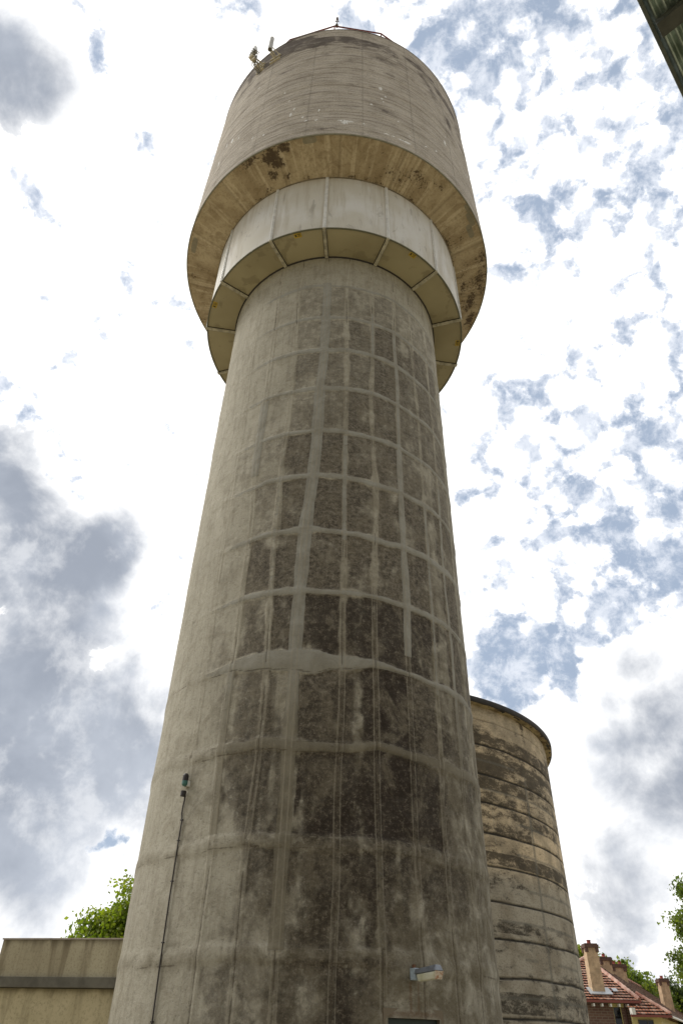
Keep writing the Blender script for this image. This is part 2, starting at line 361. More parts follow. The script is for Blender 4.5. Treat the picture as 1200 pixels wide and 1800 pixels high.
def under_material():
    m = bpy.data.materials.new('underside_sheet'); m.use_nodes = True; t = NT(m.node_tree); b = t.N['Principled BSDF']
    o = t.obj(); bl = t.noise(o, 1.6, 4, .55, .4); ed = t.noise(o, 7, 6, .7, .6)
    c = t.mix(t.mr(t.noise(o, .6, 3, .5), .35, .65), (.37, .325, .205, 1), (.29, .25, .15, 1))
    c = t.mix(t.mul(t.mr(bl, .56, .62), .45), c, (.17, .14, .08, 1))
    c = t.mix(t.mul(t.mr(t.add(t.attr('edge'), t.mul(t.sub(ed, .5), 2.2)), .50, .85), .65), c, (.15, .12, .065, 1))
    t.put(b.inputs['Base Color'], c); b.inputs['Roughness'].default_value = .6
    return m
M_panel, M_under = panel_material(), under_material()
M_strip = mat('painted_strip', (.70, .70, .67), .45, var=.25, vscale=6)
M_bar = mat('dirty_bar', (.50, .465, .36), .6, var=.5, vscale=8)
M_trim = mat('dark_trim', (.10, .09, .065), .7)
M_black = mat('black_rubber_and_shade', (.015, .010, .008), .6)  # rubber of the sensor and cable, also the painted shade under the clad ring
M_yellow = mat('yellow_label', (.52, .36, .04), .6, var=.35, vscale=9)
M_ink = mat('label_ink', (.05, .04, .02), .6)
M_red = mat('red_oxide_steel', (.20, .045, .035), .6, var=.4, vscale=8)
M_galv = mat('galvanised_steel', (.36, .37, .37), .45, .7, var=.35, vscale=12)
M_antgrey = mat('antenna_grey', (.45, .45, .43), .5, var=.2)
M_cream = mat('cream_bracket', (.62, .56, .42), .6, var=.3, vscale=20)
M_rust = mat('rusty_steel', (.20, .09, .04), .8, var=.5, vscale=20)
M_green = mat('teal_plastic', (.035, .12, .10), .4)
M_doorgreen = mat('dark_green_door', (.020, .034, .026), .5, var=.3, vscale=6)
M_diff = mat('frosted_diffuser', (.62, .62, .52), .3, var=.35, vscale=9, dark=(.46, .46, .30))
M_lampm = mat('lamp_housing', (.22, .24, .27), .5, .5, var=.3, vscale=14)

# ------------------------------------------------------------------ tower geometry
TC = Vector((-0.11366453*U, 4.43966921*U, 0))
ux = Vector((-TC.x, -TC.y, 0)).normalized(); rx = Vector((-ux.y, ux.x, 0))
def tp(th, r, z, C=TC):                       # th degrees (0 faces the camera, + to the right), r metres, z metres above ground
    a = R_(th); d = ux*math.cos(a)+rx*math.sin(a); return Vector((C.x+d.x*r, C.y+d.y*r, z))
def tpa(th, r, z, C=TC):
    a = np.radians(th); return np.stack([C.x+r*(ux.x*np.cos(a)+rx.x*np.sin(a)), C.y+r*(ux.y*np.cos(a)+rx.y*np.sin(a)), z+0*a], -1)
def rad_dir(th): a = R_(th); return ux*math.cos(a)+rx*math.sin(a)
def tan_dir(th): a = R_(th); return -ux*math.sin(a)+rx*math.cos(a)
def Z(u): return EYE+U*u                      # tower units above the eye -> metres above the ground

tower = thing('water_tower', (TC.x, TC.y, 0), 'tall stained concrete water tower with a wide round tank and white clad ring on top', 'water tower')

# shaft: dense grid with repaired joints, bands and weathered panels
th = np.concatenate([np.linspace(-180, -90, 30)[:-1], np.linspace(-90, 90, 600), np.linspace(90, 180, 30)[1:]])
zu = np.linspace(-EYE/U, 6.60, 760)
TH, ZU = np.meshgrid(th, zu)
arc = np.radians(TH)*U; ZM = ZU*U
RING = [5.203, 4.749, 4.33, 3.878, 3.43, 3.008, 2.554, 2.117, 1.676, 1.215, .758, .31, -.14]
dRing = np.full(TH.shape, 9.0); wob = (fbm(arc*.9, ZM*.25, 3, 3)-.5)*.16 + (fbm(arc*3.3, ZM*.25, 9, 3)-.5)*.05
ringw = np.zeros(TH.shape); ringid = np.zeros(TH.shape, int)
for k, zr in enumerate(RING):
    d = ZM-zr*U-wob
    wdt = .022+.055*fbm(arc*.9+k*7.7, 0*arc, 21, 3)+(.05*np.exp(-((TH+4)/20)**2) if k == 8 else 0)+(.03 if k > 8 else .0)
    if k == 8: wdt = wdt+.30*np.exp(-np.abs((TH+9)/12)**1.5)*fbm(arc*1.6, 0*arc, 22, 4)
    near = np.abs(d) < np.abs(dRing); dRing = np.where(near, d, dRing); ringw = np.where(near, wdt, ringw); ringid = np.where(near, k, ringid)
JT = np.arange(-90, 91, 12)
dJ = np.full(TH.shape, 99.0); jid = np.zeros(TH.shape, int)
for k, jt in enumerate(JT):
    c = jt+(fbm(ZM*.35+k*9.1, 0*ZM, 40+k, 2)-.5)*3.0
    if jt == -6: c = -4.2-4.6*sst(5.0, 1.0, ZU)+(fbm(ZM*.5, 0*ZM, 77, 2)-.5)*1.6
    d = (TH-c)*np.pi/180*U
    near = np.abs(d) < np.abs(dJ); dJ = np.where(near, d, dJ); jid = np.where(near, k, jid)
# darkness of every panel, rows from the top down, columns every 12 degrees from -54 to 78
PAN = [[.0,.0,.05,.10,.12,.15,.12,.10,.05,.0,.0],
 [.0,.0,.15,.38,.50,.55,.60,.50,.38,.30,.15],
 [.0,.05,.20,.42,.52,.68,.82,.78,.60,.45,.25],
 [.0,.0,.10,.40,.60,.66,.82,.70,.55,.42,.25],
 [.0,.05,.25,.52,.60,.80,.82,.70,.55,.42,.25],
 [.0,.05,.30,.52,.80,.85,.82,.72,.58,.45,.25],
 [.0,.05,.36,.60,.85,.85,.84,.76,.62,.50,.30],
 [.0,.12,.60,.78,.85,.80,.85,.84,.66,.52,.30],
 [.0,.20,.42,.80,.95,.98,.97,.95,.85,.60,.35],
 [.0,.12,.48,.72,.70,.85,.97,.66,.55,.35,.15],
 [.0,.12,.52,.78,.92,.95,1.05,.85,.45,.35,.15],
 [.0,.20,.36,.62,.72,.74,.70,.66,.50,.38,.2],
 [.0,.10,.40,.52,.58,.80,.60,.42,.32,.25,.1],
 [.0,.10,.40,.45,.5,.6,.5,.4,.3,.2,.1]]
PAN = np.array(PAN)
PAN[8:13] = np.clip(PAN[8:13]*1.12+.03*(PAN[8:13] > .2), 0, 1.1); PAN[1:6] *= .84; PAN[:, 1] += .06; PAN[2:12, 2] += .10; PAN[2:13, 3] *= .95; PAN[:, 9] += .08; PAN[:, 10] += .08
PAN[1:8, 3] = np.maximum(PAN[1:8, 3], PAN[1:8, 4]*.92); PAN[1:8, 2] = np.maximum(PAN[1:8, 2], PAN[1:8, 4]*.50); PAN[5:12, 1] = np.maximum(PAN[5:12, 1], .20); PAN[8:13, 2] = np.maximum(PAN[8:13, 2], .55)
PAN[1:9, 4:8] *= .90; PAN[1:9, 8:] *= 1.2; PAN[1:12, 1] += .07; PAN[1:13, 0] += .08
PAN[PAN < .07] = .03
edges = np.array([9]+RING+[-1.0])
row = np.clip(np.searchsorted(-np.array(RING), -(ZU-wob/U)), 0, 13)
cwob = TH-(fbm(ZM*.5, arc*.3, 61, 3)-.5)*3.0
colf = np.floor((cwob+54)/12).astype(int); inside = (colf >= 0) & (colf < 11)
pan = np.where(inside, PAN[row, np.clip(colf, 0, 10)], 0.0)
jm0 = np.exp(-((TH+6)*np.pi/180*U/.16)**2)*sst(.3, .6, ZU)
dre = np.abs(dRing)-ringw; dje = np.abs(dJ)-.035
edn = (fbm(arc*2.2, ZM*2.2, 19, 4)-.5)
marg = sst(-.02, .04, dre+edn*.13)*(.30+.70*sst(-.02, .04, dje+edn*.14))
big = fbm(arc*.55, ZM*.5, 11, 5); cur = fbm(arc*1.5, ZM*1.1, 15, 5)
cavity = 1-.45*np.exp(-((cur-.47)/.05)**2)*sst(.40, .6, big)*sst(4.6, 1.4, ZU)          # curving worn streaks
med = fbm(arc*2.4, ZM*2.0, 23, 4)
drip = fbm(arc*3.2, ZM*.22, 25, 4)
rb = np.array([9]+RING+[-1.0]); zc_ = (rb[:-1]+rb[1:])/2; zc_[0] = 5.42; zc_[-1] = -.4
cc_ = -48+12*np.arange(11)
fx_ = np.clip((TH-cc_[0])/12, 0, 9.999); ix_ = fx_.astype(int); fx_ = fx_-ix_
ry_ = np.interp(-ZU, -zc_, np.arange(14)); ry_ = np.clip(ry_, 0, 12.999); iy_ = ry_.astype(int); fy_ = ry_-iy_
soft = (PAN[iy_, ix_]*(1-fx_)+PAN[iy_, ix_+1]*fx_)*(1-fy_)+(PAN[iy_+1, ix_]*(1-fx_)+PAN[iy_+1, ix_+1]*fx_)*fy_
soft = soft*sst(-52, -44, TH)*sst(84, 72, TH)
bleed = soft*sst(.34, .56, .5*big+.5*drip)*(.62+.38*sst(2.6, 1.2, ZU))
shape = sst(.28, .56, .45*big+.35*med+.35*drip-.06)
holes_ = np.maximum(sst(.34, .52, fbm(arc*1.3, ZM*1.1, 27, 5)+.08*(pan > .9)), sst(1.2, 2.4, ZU)*.85)
grime = pan*marg*cavity*(.25+1.0*shape)*(.35+.65*holes_)
grime = np.maximum(grime, bleed*(.40+.60*marg*(1-jm0)+.35*sst(1.8, 1.0, ZU)*(1-marg)))
loose = sst(.50, .72, fbm(arc*.8, ZM*.45, 33, 5))*np.clip(.55-.004*np.abs(TH-20)*1.6, 0, 1)*sst(4.9, 1.5, ZU)*.8
lowfade = sst(1.1, .2, ZU)
grime = np.maximum(grime*(1-.2*lowfade), loose*sst(.0, .1, dre)*(.25+.75*lowfade)*sst(-45, -20, TH)*sst(85, 50, TH))
# dark damp marks low on the wall
for (t0, z0, a, bb, s) in ((8, .06, 7.5, .17, 1.25), (-24, -.02, 4, .10, 1.1), (-15, .78, 6, .10, .5), (12, .88, 8, .2, .5), (20, .95, 5, .3, .6), (2, .28, 16, .035, .8), (14, .29, 14, .04, .8), (-28, 1.05, 6, .25, .3), (-33, 1.3, 4, .3, .25)):
    q = ((TH-t0)/a)**2+((ZU-z0)/bb)**2
    grime = np.maximum(grime, s*np.exp(-q)*(.5+big))
grime = np.clip(grime, 0, 1.15)
heavy = np.clip((pan-.78)*3.5, 0, 1)*marg+1.2*np.exp(-((TH-8)/7)**2-((ZU-.06)/.14)**2)
heavy = heavy*sst(3.0, 1.8, ZU)*(.4+.8*sst(.42, .58, big))
# mortar (pale grey) masks
band_strength = sst(.9, 1.6, ZU)*sst(6.2, 4.9, ZU)*sst(-50, -12, TH)*.85+.30
mort = (1-sst(-.015, .02, dre))*np.clip(band_strength, 0, 1)
jm = np.zeros(TH.shape)
def jstripe(j, z0, z1, half, s=1.0):
    global jm
    w_ = half*(.75+.5*fbm(ZM*1.3+j, 0*ZM, 90+int(j), 3))
    sel = (jid == int(np.argmin(np.abs(JT-j)))) & (ZU > z0) & (ZU < z1)
    jm = np.maximum(jm, np.where(sel, s*(1-sst(-.012, .018, np.abs(dJ)-w_)), 0))
for j, z0, z1, h, s in ((-6, .33, 5.25, .10, 1), (-6, 1.72, 3.9, .125, 1), (-30, 3.1, 3.85, .10, .9), (-30, .8, 1.7, .08, .6), (30, 1.78, 3.4, .075, .95), (30, 3.4, 4.8, .05, .7), (18, 4.35, 4.9, .04, .6), (54, 1.2, 3.3, .05, .7),
                        (6, 2.5, 3.4, .05, .6), (42, 1.6, 3.0, .035, .6), (-18, 2.1, 3.3, .05, .45), (18, .35, .75, .06, .5)):
    jstripe(j, z0, z1, h, s)
mort = np.maximum(mort, jm)
# thin lines: pale ridges each side of a joint, and dark hairline cracks
ridge = np.exp(-((np.abs(dJ)-.045)/.014)**2)*sst(-75, -35, TH)*(.55+.6*fbm(ZM*1.1, arc*.6, 51, 3))
ridge = np.maximum(ridge, .75*np.exp(-((dRing-ringw)/.014)**2)*sst(-45, -10, TH)*(.3+.8*fbm(arc*1.2, ZM*.3, 52, 3)))
crack = 1.0*np.exp(-((dJ+.005)/.014)**2)*sst(.42, .56, fbm(ZM*1.1, arc*.2, 53, 3))*(1-np.clip(jm*2, 0, 1))*sst(-45, -25, TH)
crack = np.maximum(crack, .8*np.exp(-((dRing+ringw*.9)/.02)**2)*sst(.30, .6, fbm(arc*.9, ZM*.2, 54, 3))*sst(2.4, 1.5, ZU))
brown = np.clip(sst(2.6, .3, ZU)*(sst(-25, 15, TH)*.85+.12)+sst(-22, 10, TH)*sst(5.3, 4.2, ZU)*.35, 0, 1)+.25*(1-sst(-.02, .06, dre))*sst(1.9, 1.1, ZU)
brown = np.clip(brown, 0, .85)
rust = np.zeros(TH.shape)
rust = np.maximum(rust, .8*np.exp(-((ZU-.124)/.006)**2)*((TH > 18) & (TH < 35.5)))
rust = np.maximum(rust, .55*(np.exp(-((TH-26)/.35)**2)+np.exp(-((TH-28.3)/.25)**2))*((ZU < .235) & (ZU > .11)))
relief = marg*pan*-.014+mort*.010+ridge*.006-np.clip(grime, 0, 1)*.006+(big-.5)*.03+(cur-.5)*.012+(np.abs(dRing) < .14)*(.010*np.cos(np.clip(dRing/.14, -1, 1)*np.pi/2))*sst(2.2, 1.2, ZU)
relief = relief-crack*.006
near_door = sst(3.0, 0, np.maximum(np.maximum(18.5-TH, TH-35), (ZU-.10)*60))
relief = relief*(1-near_door)
relief = relief*sst(5.64, 5.60, ZU)
V = tpa(TH, U+relief, ZU*U+EYE)
D0, D1, DZ = 19.4, 34.4, .112
thm = (th[:-1]+th[1:])/2; zm_ = (zu[:-1]+zu[1:])/2
keep = ~(((thm > D0) & (thm < D1))[None, :] & (zm_ < DZ)[:, None])
UVs = np.stack([arc, ZM+EYE], -1)
shaft = grid_obj('shaft', V, UVs, M_shaft, tower, dict(grime=grime, heavy=heavy, mortar=mort, joint=ridge, crack=crack, brown=brown, rust=rust, low=sst(1.9, 1.1, ZU)), keep)

# door recessed in the shaft
dth = [th[np.searchsorted(thm, D0)], th[np.searchsorted(thm, D1)]]; dzt = Z(zu[np.searchsorted(zm_, DZ)])
dm = (dth[0]+dth[1])/2; dd, dt = rad_dir(dm), tan_dir(dm)
half = U*math.sin(R_((dth[1]-dth[0])/2)); rin = U*math.cos(R_((dth[1]-dth[0])/2))
pc = lambda a, r, z: Vector((TC.x, TC.y, z))+dt*a+dd*r
mb = MB()
for s in (-1, 1):                                   # reveals
    x0, x1 = sorted((s*half, s*(half+.06)))
    mb.hexa([pc(x0, rin-.22, 0), pc(x1, rin-.22, 0), pc(x1, rin-.005, 0), pc(x0, rin-.005, 0), pc(x0, rin-.22, dzt), pc(x1, rin-.22, dzt), pc(x1, rin-.005, dzt), pc(x0, rin-.005, dzt)])
mb.hexa([pc(-half-.06, rin-.22, dzt), pc(half+.06, rin-.22, dzt), pc(half+.06, rin-.004, dzt), pc(-half-.06, rin-.004, dzt), pc(-half-.06, rin-.22, dzt+.10), pc(half+.06, rin-.22, dzt+.10), pc(half+.06, rin-.004, dzt+.10), pc(-half-.06, rin-.004, dzt+.10)])
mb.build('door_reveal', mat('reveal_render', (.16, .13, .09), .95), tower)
mb = MB()
q = lambda a0, a1, r0, r1, z0, z1: [pc(a0, r0, z0), pc(a1, r0, z0), pc(a1, r1, z0), pc(a0, r1, z0), pc(a0, r0, z1), pc(a1, r0, z1), pc(a1, r1, z1), pc(a0, r1, z1)]
mb.hexa(q(-half+.02, half-.02, rin-.19, rin-.15, .02, dzt-.08))
for z0, z1 in ((.2, .95), (1.08, dzt-.2)): mb.hexa(q(-half+.12, half-.12, rin-.15, rin-.135, z0, z1))
door = mb.build('door', M_doorgreen, tower)
mb = MB()
mb.hexa(q(-half+.002, half-.002, rin-.15, rin-.06, dzt-.062, dzt-.002)); mb.hexa(q(-half+.002, -half+.06, rin-.15, rin-.06, .01, dzt-.064)); mb.hexa(q(half-.06, half-.002, rin-.15, rin-.06, .01, dzt-.064))
mb.build('door_frame', M_doorgreen, door)
mb = MB(); mb.tube([pc(half-.14, rin-.13, 1.0), pc(half-.14, rin-.07, 1.0), pc(half-.24, rin-.07, 1.0)], .011); mb.build('door_handle', M_galv, door)

# tank: outer wall, soffit, roof
RB, RT, ZB, ZT = 1.647*U, 1.622*U, 6.654, 9.488
th2 = np.concatenate([np.linspace(-180, -95, 40)[:-1], np.linspace(-95, 95, 520), np.linspace(95, 180, 40)[1:]])
zt2 = np.linspace(ZB, ZT, 330); T2, Z2 = np.meshgrid(th2, zt2); a2 = np.radians(T2)*4.9; zm2 = (Z2-ZB)*U
seam = np.zeros(T2.shape)
for k in range(-6, 7):
    c = 6.4+18.7*k; seam = np.maximum(seam, np.exp(-((T2-c)*np.pi/180*4.9/.022)**2)*(.35+.8*fbm(zm2*.7+k*3, 0*zm2, 71, 3)))
top = sst(8.35, 9.3, Z2)
dark = top*(.15+.85*sst(.44, .62, fbm(a2*.45, zm2*1.6, 72, 5)))
for t0, z0, a, bb, s in ((-5, 9.1, 8, .18, .5), (-6, 8.75, 7, .12, .35), (16.8, 9.08, 6, .2, .75), (13, 8.75, 8, .10, .45), (33, 9.0, 7, .3, .5), (38, 8.75, 6, .28, .6), (47, 8.35, 5, .3, .5), (16, 8.38, 9, .05, .5), (44, 8.1, 5, .3, .3), (3, 7.86, 7, .025, .5), (12, 7.88, 5, .03, .45), (0, 7.3, 7, .03, .45), (15, 7.35, 6, .04, .4), (-6, 6.78, 8, .03, .5), (-24, 8.5, 4, .04, .6), (-40, 8.5, 5, .3, .3), (58, 8.6, 5, .5, .5), (6, 6.72, 10, .025, .4)):
    dark = np.maximum(dark, s*1.25*np.exp(-((T2-t0)/a)**2-((Z2-z0)/bb)**2))
white = np.zeros(T2.shape)
WH = [(13.12,7.89,.07,.11),(14.9,7.73,.05,.05),(13.49,7.64,.05,.05),(14.0,7.58,.03,.04),(9.52,7.43,.045,.045),(.44,6.92,.13,.13),(-.9,6.95,.1,.04),(2.2,6.94,.14,.05),(6.84,6.93,.04,.06),(19.28,7.22,.05,.03),(14.49,6.83,.09,.03),(17,6.83,.06,.025),(21.9,6.82,.16,.06),(19.6,6.82,.12,.03),(41.3,7.55,.06,.22),(23.2,7.0,.05,.03),(42.3,7.75,.03,.05),
      (-36.3,8.51,.06,.03),(-22.4,7.87,.04,.06),(-20,7.6,.04,.04),(-18.5,7.23,.05,.14),(-17.5,7.35,.04,.08),(-9.2,6.98,.05,.06),(-8.5,7.2,.03,.1),(-45.2,7.52,.07,.14),(-49,7.58,.05,.12),(-52,7.3,.05,.16),(65,7.82,.06,.3),(58,7.62,.05,.14),(-41,7.4,.04,.08),(-14,7.1,.05,.05),(-12.7,7.0,.06,.04),(30,7.0,.06,.03),(35,7.1,.05,.05),(-28,7.0,.04,.05),(-33,7.1,.04,.06)]
for t0, z0, a, bb in WH: white = np.maximum(white, 1.15*np.exp(-((T2-t0)*np.pi/180*4.9/a)**2-((Z2-z0)*U/(bb*1.3))**2))
white = np.maximum(white, .30*sst(.62, .8, fbm(a2*2.2, zm2*3.0, 75, 3))*np.exp(-((Z2-7.2)/.35)**2))
r2 = RB+(RT-RB)*(Z2-ZB)/(ZT-ZB)+(fbm(a2*.12, zm2*4.0, 81, 3)-.5)*.035+(fbm(a2*.4, zm2*.4, 82, 3)-.5)*.03
grid_obj('tank', tpa(T2, r2, Z2*U+EYE), np.stack([a2, zm2], -1), M_tank, tower, dict(seam=seam, dark=dark, white=white))
# small drip lip under the tank wall
def lathe(prof, name, mt, parent, seg=256, C=TC, smooth=False, uvscale=1):
    t = np.linspace(-180, 180, seg+1); p = np.array(prof); T, K = np.meshgrid(t, np.arange(len(p)))
    return grid_obj(name, tpa(T, p[K, 0], p[K, 1], C), np.stack([np.radians(T)*3, p[K, 1]], -1), mt, parent)
rs = np.linspace(1.06*U, 1.638*U, 90); t3 = np.linspace(-180, 180, 900); T3, R3 = np.meshgrid(t3, rs)
zsf = 6.553+(R3/U-1.2878)*(6.654-6.553)/(1.647-1.2878)
dk = np.zeros(T3.shape)
for t0, r0, a, bb, s in ((-31, 1.62, 4.5, .045, .8), (-26, 1.57, 4.5, .06, .85), (-20, 1.60, 3.5, .05, .75), (-24, 1.49, 3, .06, .8), (-27, 1.42, 2.5, .06, .8), (-22, 1.37, 2.5, .04, .7), (-31, 1.33, 3, .05, .6), (-33, 1.29, 4, .03, .55), (-44, 1.33, 4, .05, .35), (30, 1.50, 5, .07, .45), (38, 1.55, 5, .05, .45), (24, 1.38, 5, .05, .3), (100, 1.56, 7, .05, .6), (90, 1.50, 9, .06, .55), (80, 1.56, 7, .05, .5), (84, 1.38, 8, .05, .55), (72, 1.6, 5, .04, .5), (-60, 1.38, 7, .05, .35), (-70, 1.5, 8, .05, .25), (110, 1.5, 9, .08, .5)):
    dk = np.maximum(dk, s*np.exp(-((T3-t0)/a)**2-((R3/U-r0)/bb)**2))
dk = np.maximum(dk, .22*sst(50, 80, T3)); dk = np.maximum(dk, .28*np.exp(-((R3/U-1.30)/.02)**2))
pa = np.zeros(T3.shape)
for t0, r0, a, bb in ((-73, 1.585, 3.5, .03), (-11, 1.61, 2.5, .03), (56, 1.60, 3, .03), (60, 1.55, 3, .03), (115, 1.45, 4, .04), (52, 1.62, 2, .02)):
    pa = np.maximum(pa, 1.1*np.exp(-((T3-t0)/a)**4-((R3/U-r0)/bb)**4))
pl_ = .6*np.exp(-((T3-66)/5)**2)+.5*np.exp(-((T3+79)/4)**2-((R3/U-1.6)/.05)**2)
sm = np.zeros(T3.shape)
for k in range(-8, 9):
    c = -1+22.4*k+(R3/U-1.4)*1.5; sm = np.maximum(sm, np.exp(-((T3-c)*np.pi/180*R3/.03)**2)*(.4+.5*fbm(R3*2+k, 0*R3, 73, 2)))
grid_obj('tank_soffit', tpa(T3, R3, zsf*U+EYE+(fbm(np.radians(T3)*6, R3*1.0, 83, 4)-.5)*.03), np.stack([np.radians(T3)*4.5, R3], -1), M_soffit, tower, dict(dark=dk, patch=pa, pale=pl_, seam=sm), flip=True)
lathe([(1.636*U, Z(6.652)), (1.640*U, Z(6.646)), (1.6465*U, Z(6.6465)), (1.649*U, Z(6.652)), (1.6485*U, Z(6.662))], 'drip_edge', mat('drip_edge_concrete', (.26, .25, .19), .9, var=.3), tower, 360)
lathe([(1.628*U, Z(9.486)), (1.629*U, Z(9.497)), (1.600*U, Z(9.50)), (1.59*U, Z(9.47)), (.4*U, Z(9.56)), (.001, Z(9.57))], 'tank_roof', mat('roof_concrete', (.25, .23, .2), .9, var=.3), tower, 120)

# clad ring round the shaft under the tank
SB = [-134.0, -108.6, -82.6, -57.3, -28.1, -5.8, 19.8, 45.0, 71.8, 97.3, 122.6, 148.0, 174.0, 200.0, 226.0]
RP, ZP0, ZP1 = 1.2834*U, 5.651, 6.5535
def arcgrid(t0, t1, r0, r1, z0, z1, nt=24, nr=10):
    t = np.linspace(t0, t1, nt); s = np.linspace(0, 1, nr); T, S = np.meshgrid(t, s); return T, S, tpa(T, r0+(r1-r0)*S, z0+(z1-z0)*S)
for i in range(len(SB)-1):
    t0, t1 = SB[i]+.35, SB[i+1]-.35
    T, S, G = arcgrid(t0, t1, RP, RP+.012, Z(ZP0), Z(ZP1))
    a_ = np.radians(T)*RP
    ed = np.maximum(np.exp(-((T-t0)/.8)**2), np.exp(-((T-t1)/.8)**2))*.7; ed = np.maximum(ed, sst(.9, 1, S)*.6)
    grid_obj('cladding_panel', G, np.stack([a_, S*2.7], -1), M_panel, tower, dict(edge=ed))
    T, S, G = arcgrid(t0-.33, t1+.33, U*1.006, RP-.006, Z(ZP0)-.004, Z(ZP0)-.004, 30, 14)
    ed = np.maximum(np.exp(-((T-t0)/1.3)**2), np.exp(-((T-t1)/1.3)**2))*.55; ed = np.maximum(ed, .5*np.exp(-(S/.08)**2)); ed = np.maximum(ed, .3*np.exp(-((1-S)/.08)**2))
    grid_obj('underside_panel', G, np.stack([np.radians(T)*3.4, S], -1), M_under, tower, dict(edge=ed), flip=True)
for s_ in SB[:-1]:
    d, tt = rad_dir(s_), tan_dir(s_)
    p = lambda a, r, z: Vector((TC.x, TC.y, z))+tt*a+d*r
    mb = MB()
    q = lambda a0, a1, r0, r1, z0, z1: [p(a0, r0, z0), p(a1, r0, z0), p(a1, r1, z0), p(a0, r1, z0), p(a0, r0, z1), p(a1, r0, z1), p(a1, r1, z1), p(a0, r1, z1)]
    mb.hexa(q(-.045, .045, RP-.02, RP+.035, Z(ZP0)-.02, Z(ZP1)-.01)); mb.hexa(q(-.014, .014, RP+.036, RP+.052, Z(ZP0)-.02, Z(ZP1)-.015))
    mb.build('cover_strip', M_strip, tower)
    mb = MB(); mb.hexa(q(-.042, .042, U*1.0+.02, RP+.03, Z(ZP0)-.055, Z(ZP0)-.022))
    mb.hexa(q(-.03, .03, U*1.0+.02, RP+.03, Z(ZP0)-.0222, Z(ZP0)-.012))
    for k in range(3):
        rr = U*1.02+.12+k*.27; mb.tube([p(.0, rr, Z(ZP0)-.072), p(.0, rr, Z(ZP0)-.05)], .018, 6)
    mb.build('underside_bar', M_bar, tower)
    MB().hexa(q(-.058, .058, U*1.0+.03, RP-.012, Z(ZP0)-.0105, Z(ZP0)-.0045)).build('bar_shadow_strip', M_black, tower)  # dark backing strip standing in for the shadow lines beside each bar
lathe([(RP-.02, Z(ZP0)-.010), (RP-.02, Z(ZP0)-.022), (RP+.016, Z(ZP0)-.022), (RP+.016, Z(ZP0)+.006)], 'bottom_edge_trim', mat('olive_trim', (.13, .13, .085), .6), tower, 300)
lathe([(RP+.01, Z(ZP1)-.03), (RP+.034, Z(ZP1)-.03), (RP+.036, Z(ZP1)+.012), (RP, Z(ZP1)+.012)], 'top_edge_trim', mat('stained_trim', (.20, .165, .11), .7, var=.4), tower, 300)
lathe([(U*.995, Z(ZP0)-.03), (U*1.0125, Z(ZP0)-.03), (U*1.0125, Z(ZP0)+.02)], 'gap_shade_ring', M_black, tower, 300)  # black ring painting the shade of the open gap round the shaft
for t0, r0 in ((-16.8, 1.258), (32.3, 1.262), (-69.5, 1.256), (84.7, 1.254)):
    t_ = tan_dir(t0); d = rad_dir(t0); c = tp(t0, r0*U-.02, Z(ZP0)-.008)
    Mx = Matrix((t_, d, Vector((0, 0, 1)))).transposed()
    lb = MB().box(c, (.20, .13, .004), Mx).build('warning_label', M_yellow, tower)
    k = MB(); e = c+Vector((0, 0, -.0035))
    k.box(e+t_*-.055, (.045, .07, .002), Mx); k.box(e+t_*.03+d*.03, (.09, .014, .002), Mx); k.box(e+t_*.035, (.08, .012, .002), Mx); k.box(e+t_*.025-d*.03, (.075, .012, .002), Mx)
    k.build('label_print', M_ink, lb)

# railing and beacon on the roof
mb = MB(); NP = 16; RR = 1.5*U; ZR = Z(ZT)+.56*U
pts = [tp(-6+22.5*k, RR, ZR) for k in range(NP)]
for k in range(NP): mb.tube([pts[k], pts[(k+1) % NP]], .028, 6)
rail = mb.build('roof_railing', M_red, tower)
for k in range(NP):
    MB().tube([tp(-6+22.5*k, RR, Z(ZT)-.02), tp(-6+22.5*k, RR, ZR+.02)], .026, 6).build('railing_post', M_red, rail)
b0 = tp(-5.0, RR, ZR); beacon = thing('aviation_beacon', b0, 'small dark beacon mast on the roof railing at the very top of the water tower', 'beacon')
MB().tube([b0+Vector((0, 0, .02)), b0+Vector((0, 0, .62))], .026, 8).build('stem', M_galv, beacon)
MB().tube([b0+Vector((0, 0, -.02)), b0+Vector((0, 0, .08))], .06, 10).build('base', M_trim, beacon)
mb = MB(); mb.tube([b0+Vector((0, 0, .62)), b0+Vector((0, 0, .68)), b0+Vector((0, 0, .86)), b0+Vector((0, 0, .96))], [.03, .055, .05, .02], 12)
mb.tube([b0+Vector((-.07, 0, .5)), b0+Vector((.07, 0, .5))], .02, 6)
mb.build('lamp_head', mat('beacon_glass', (.10, .07, .07), .3), beacon, smooth=True)

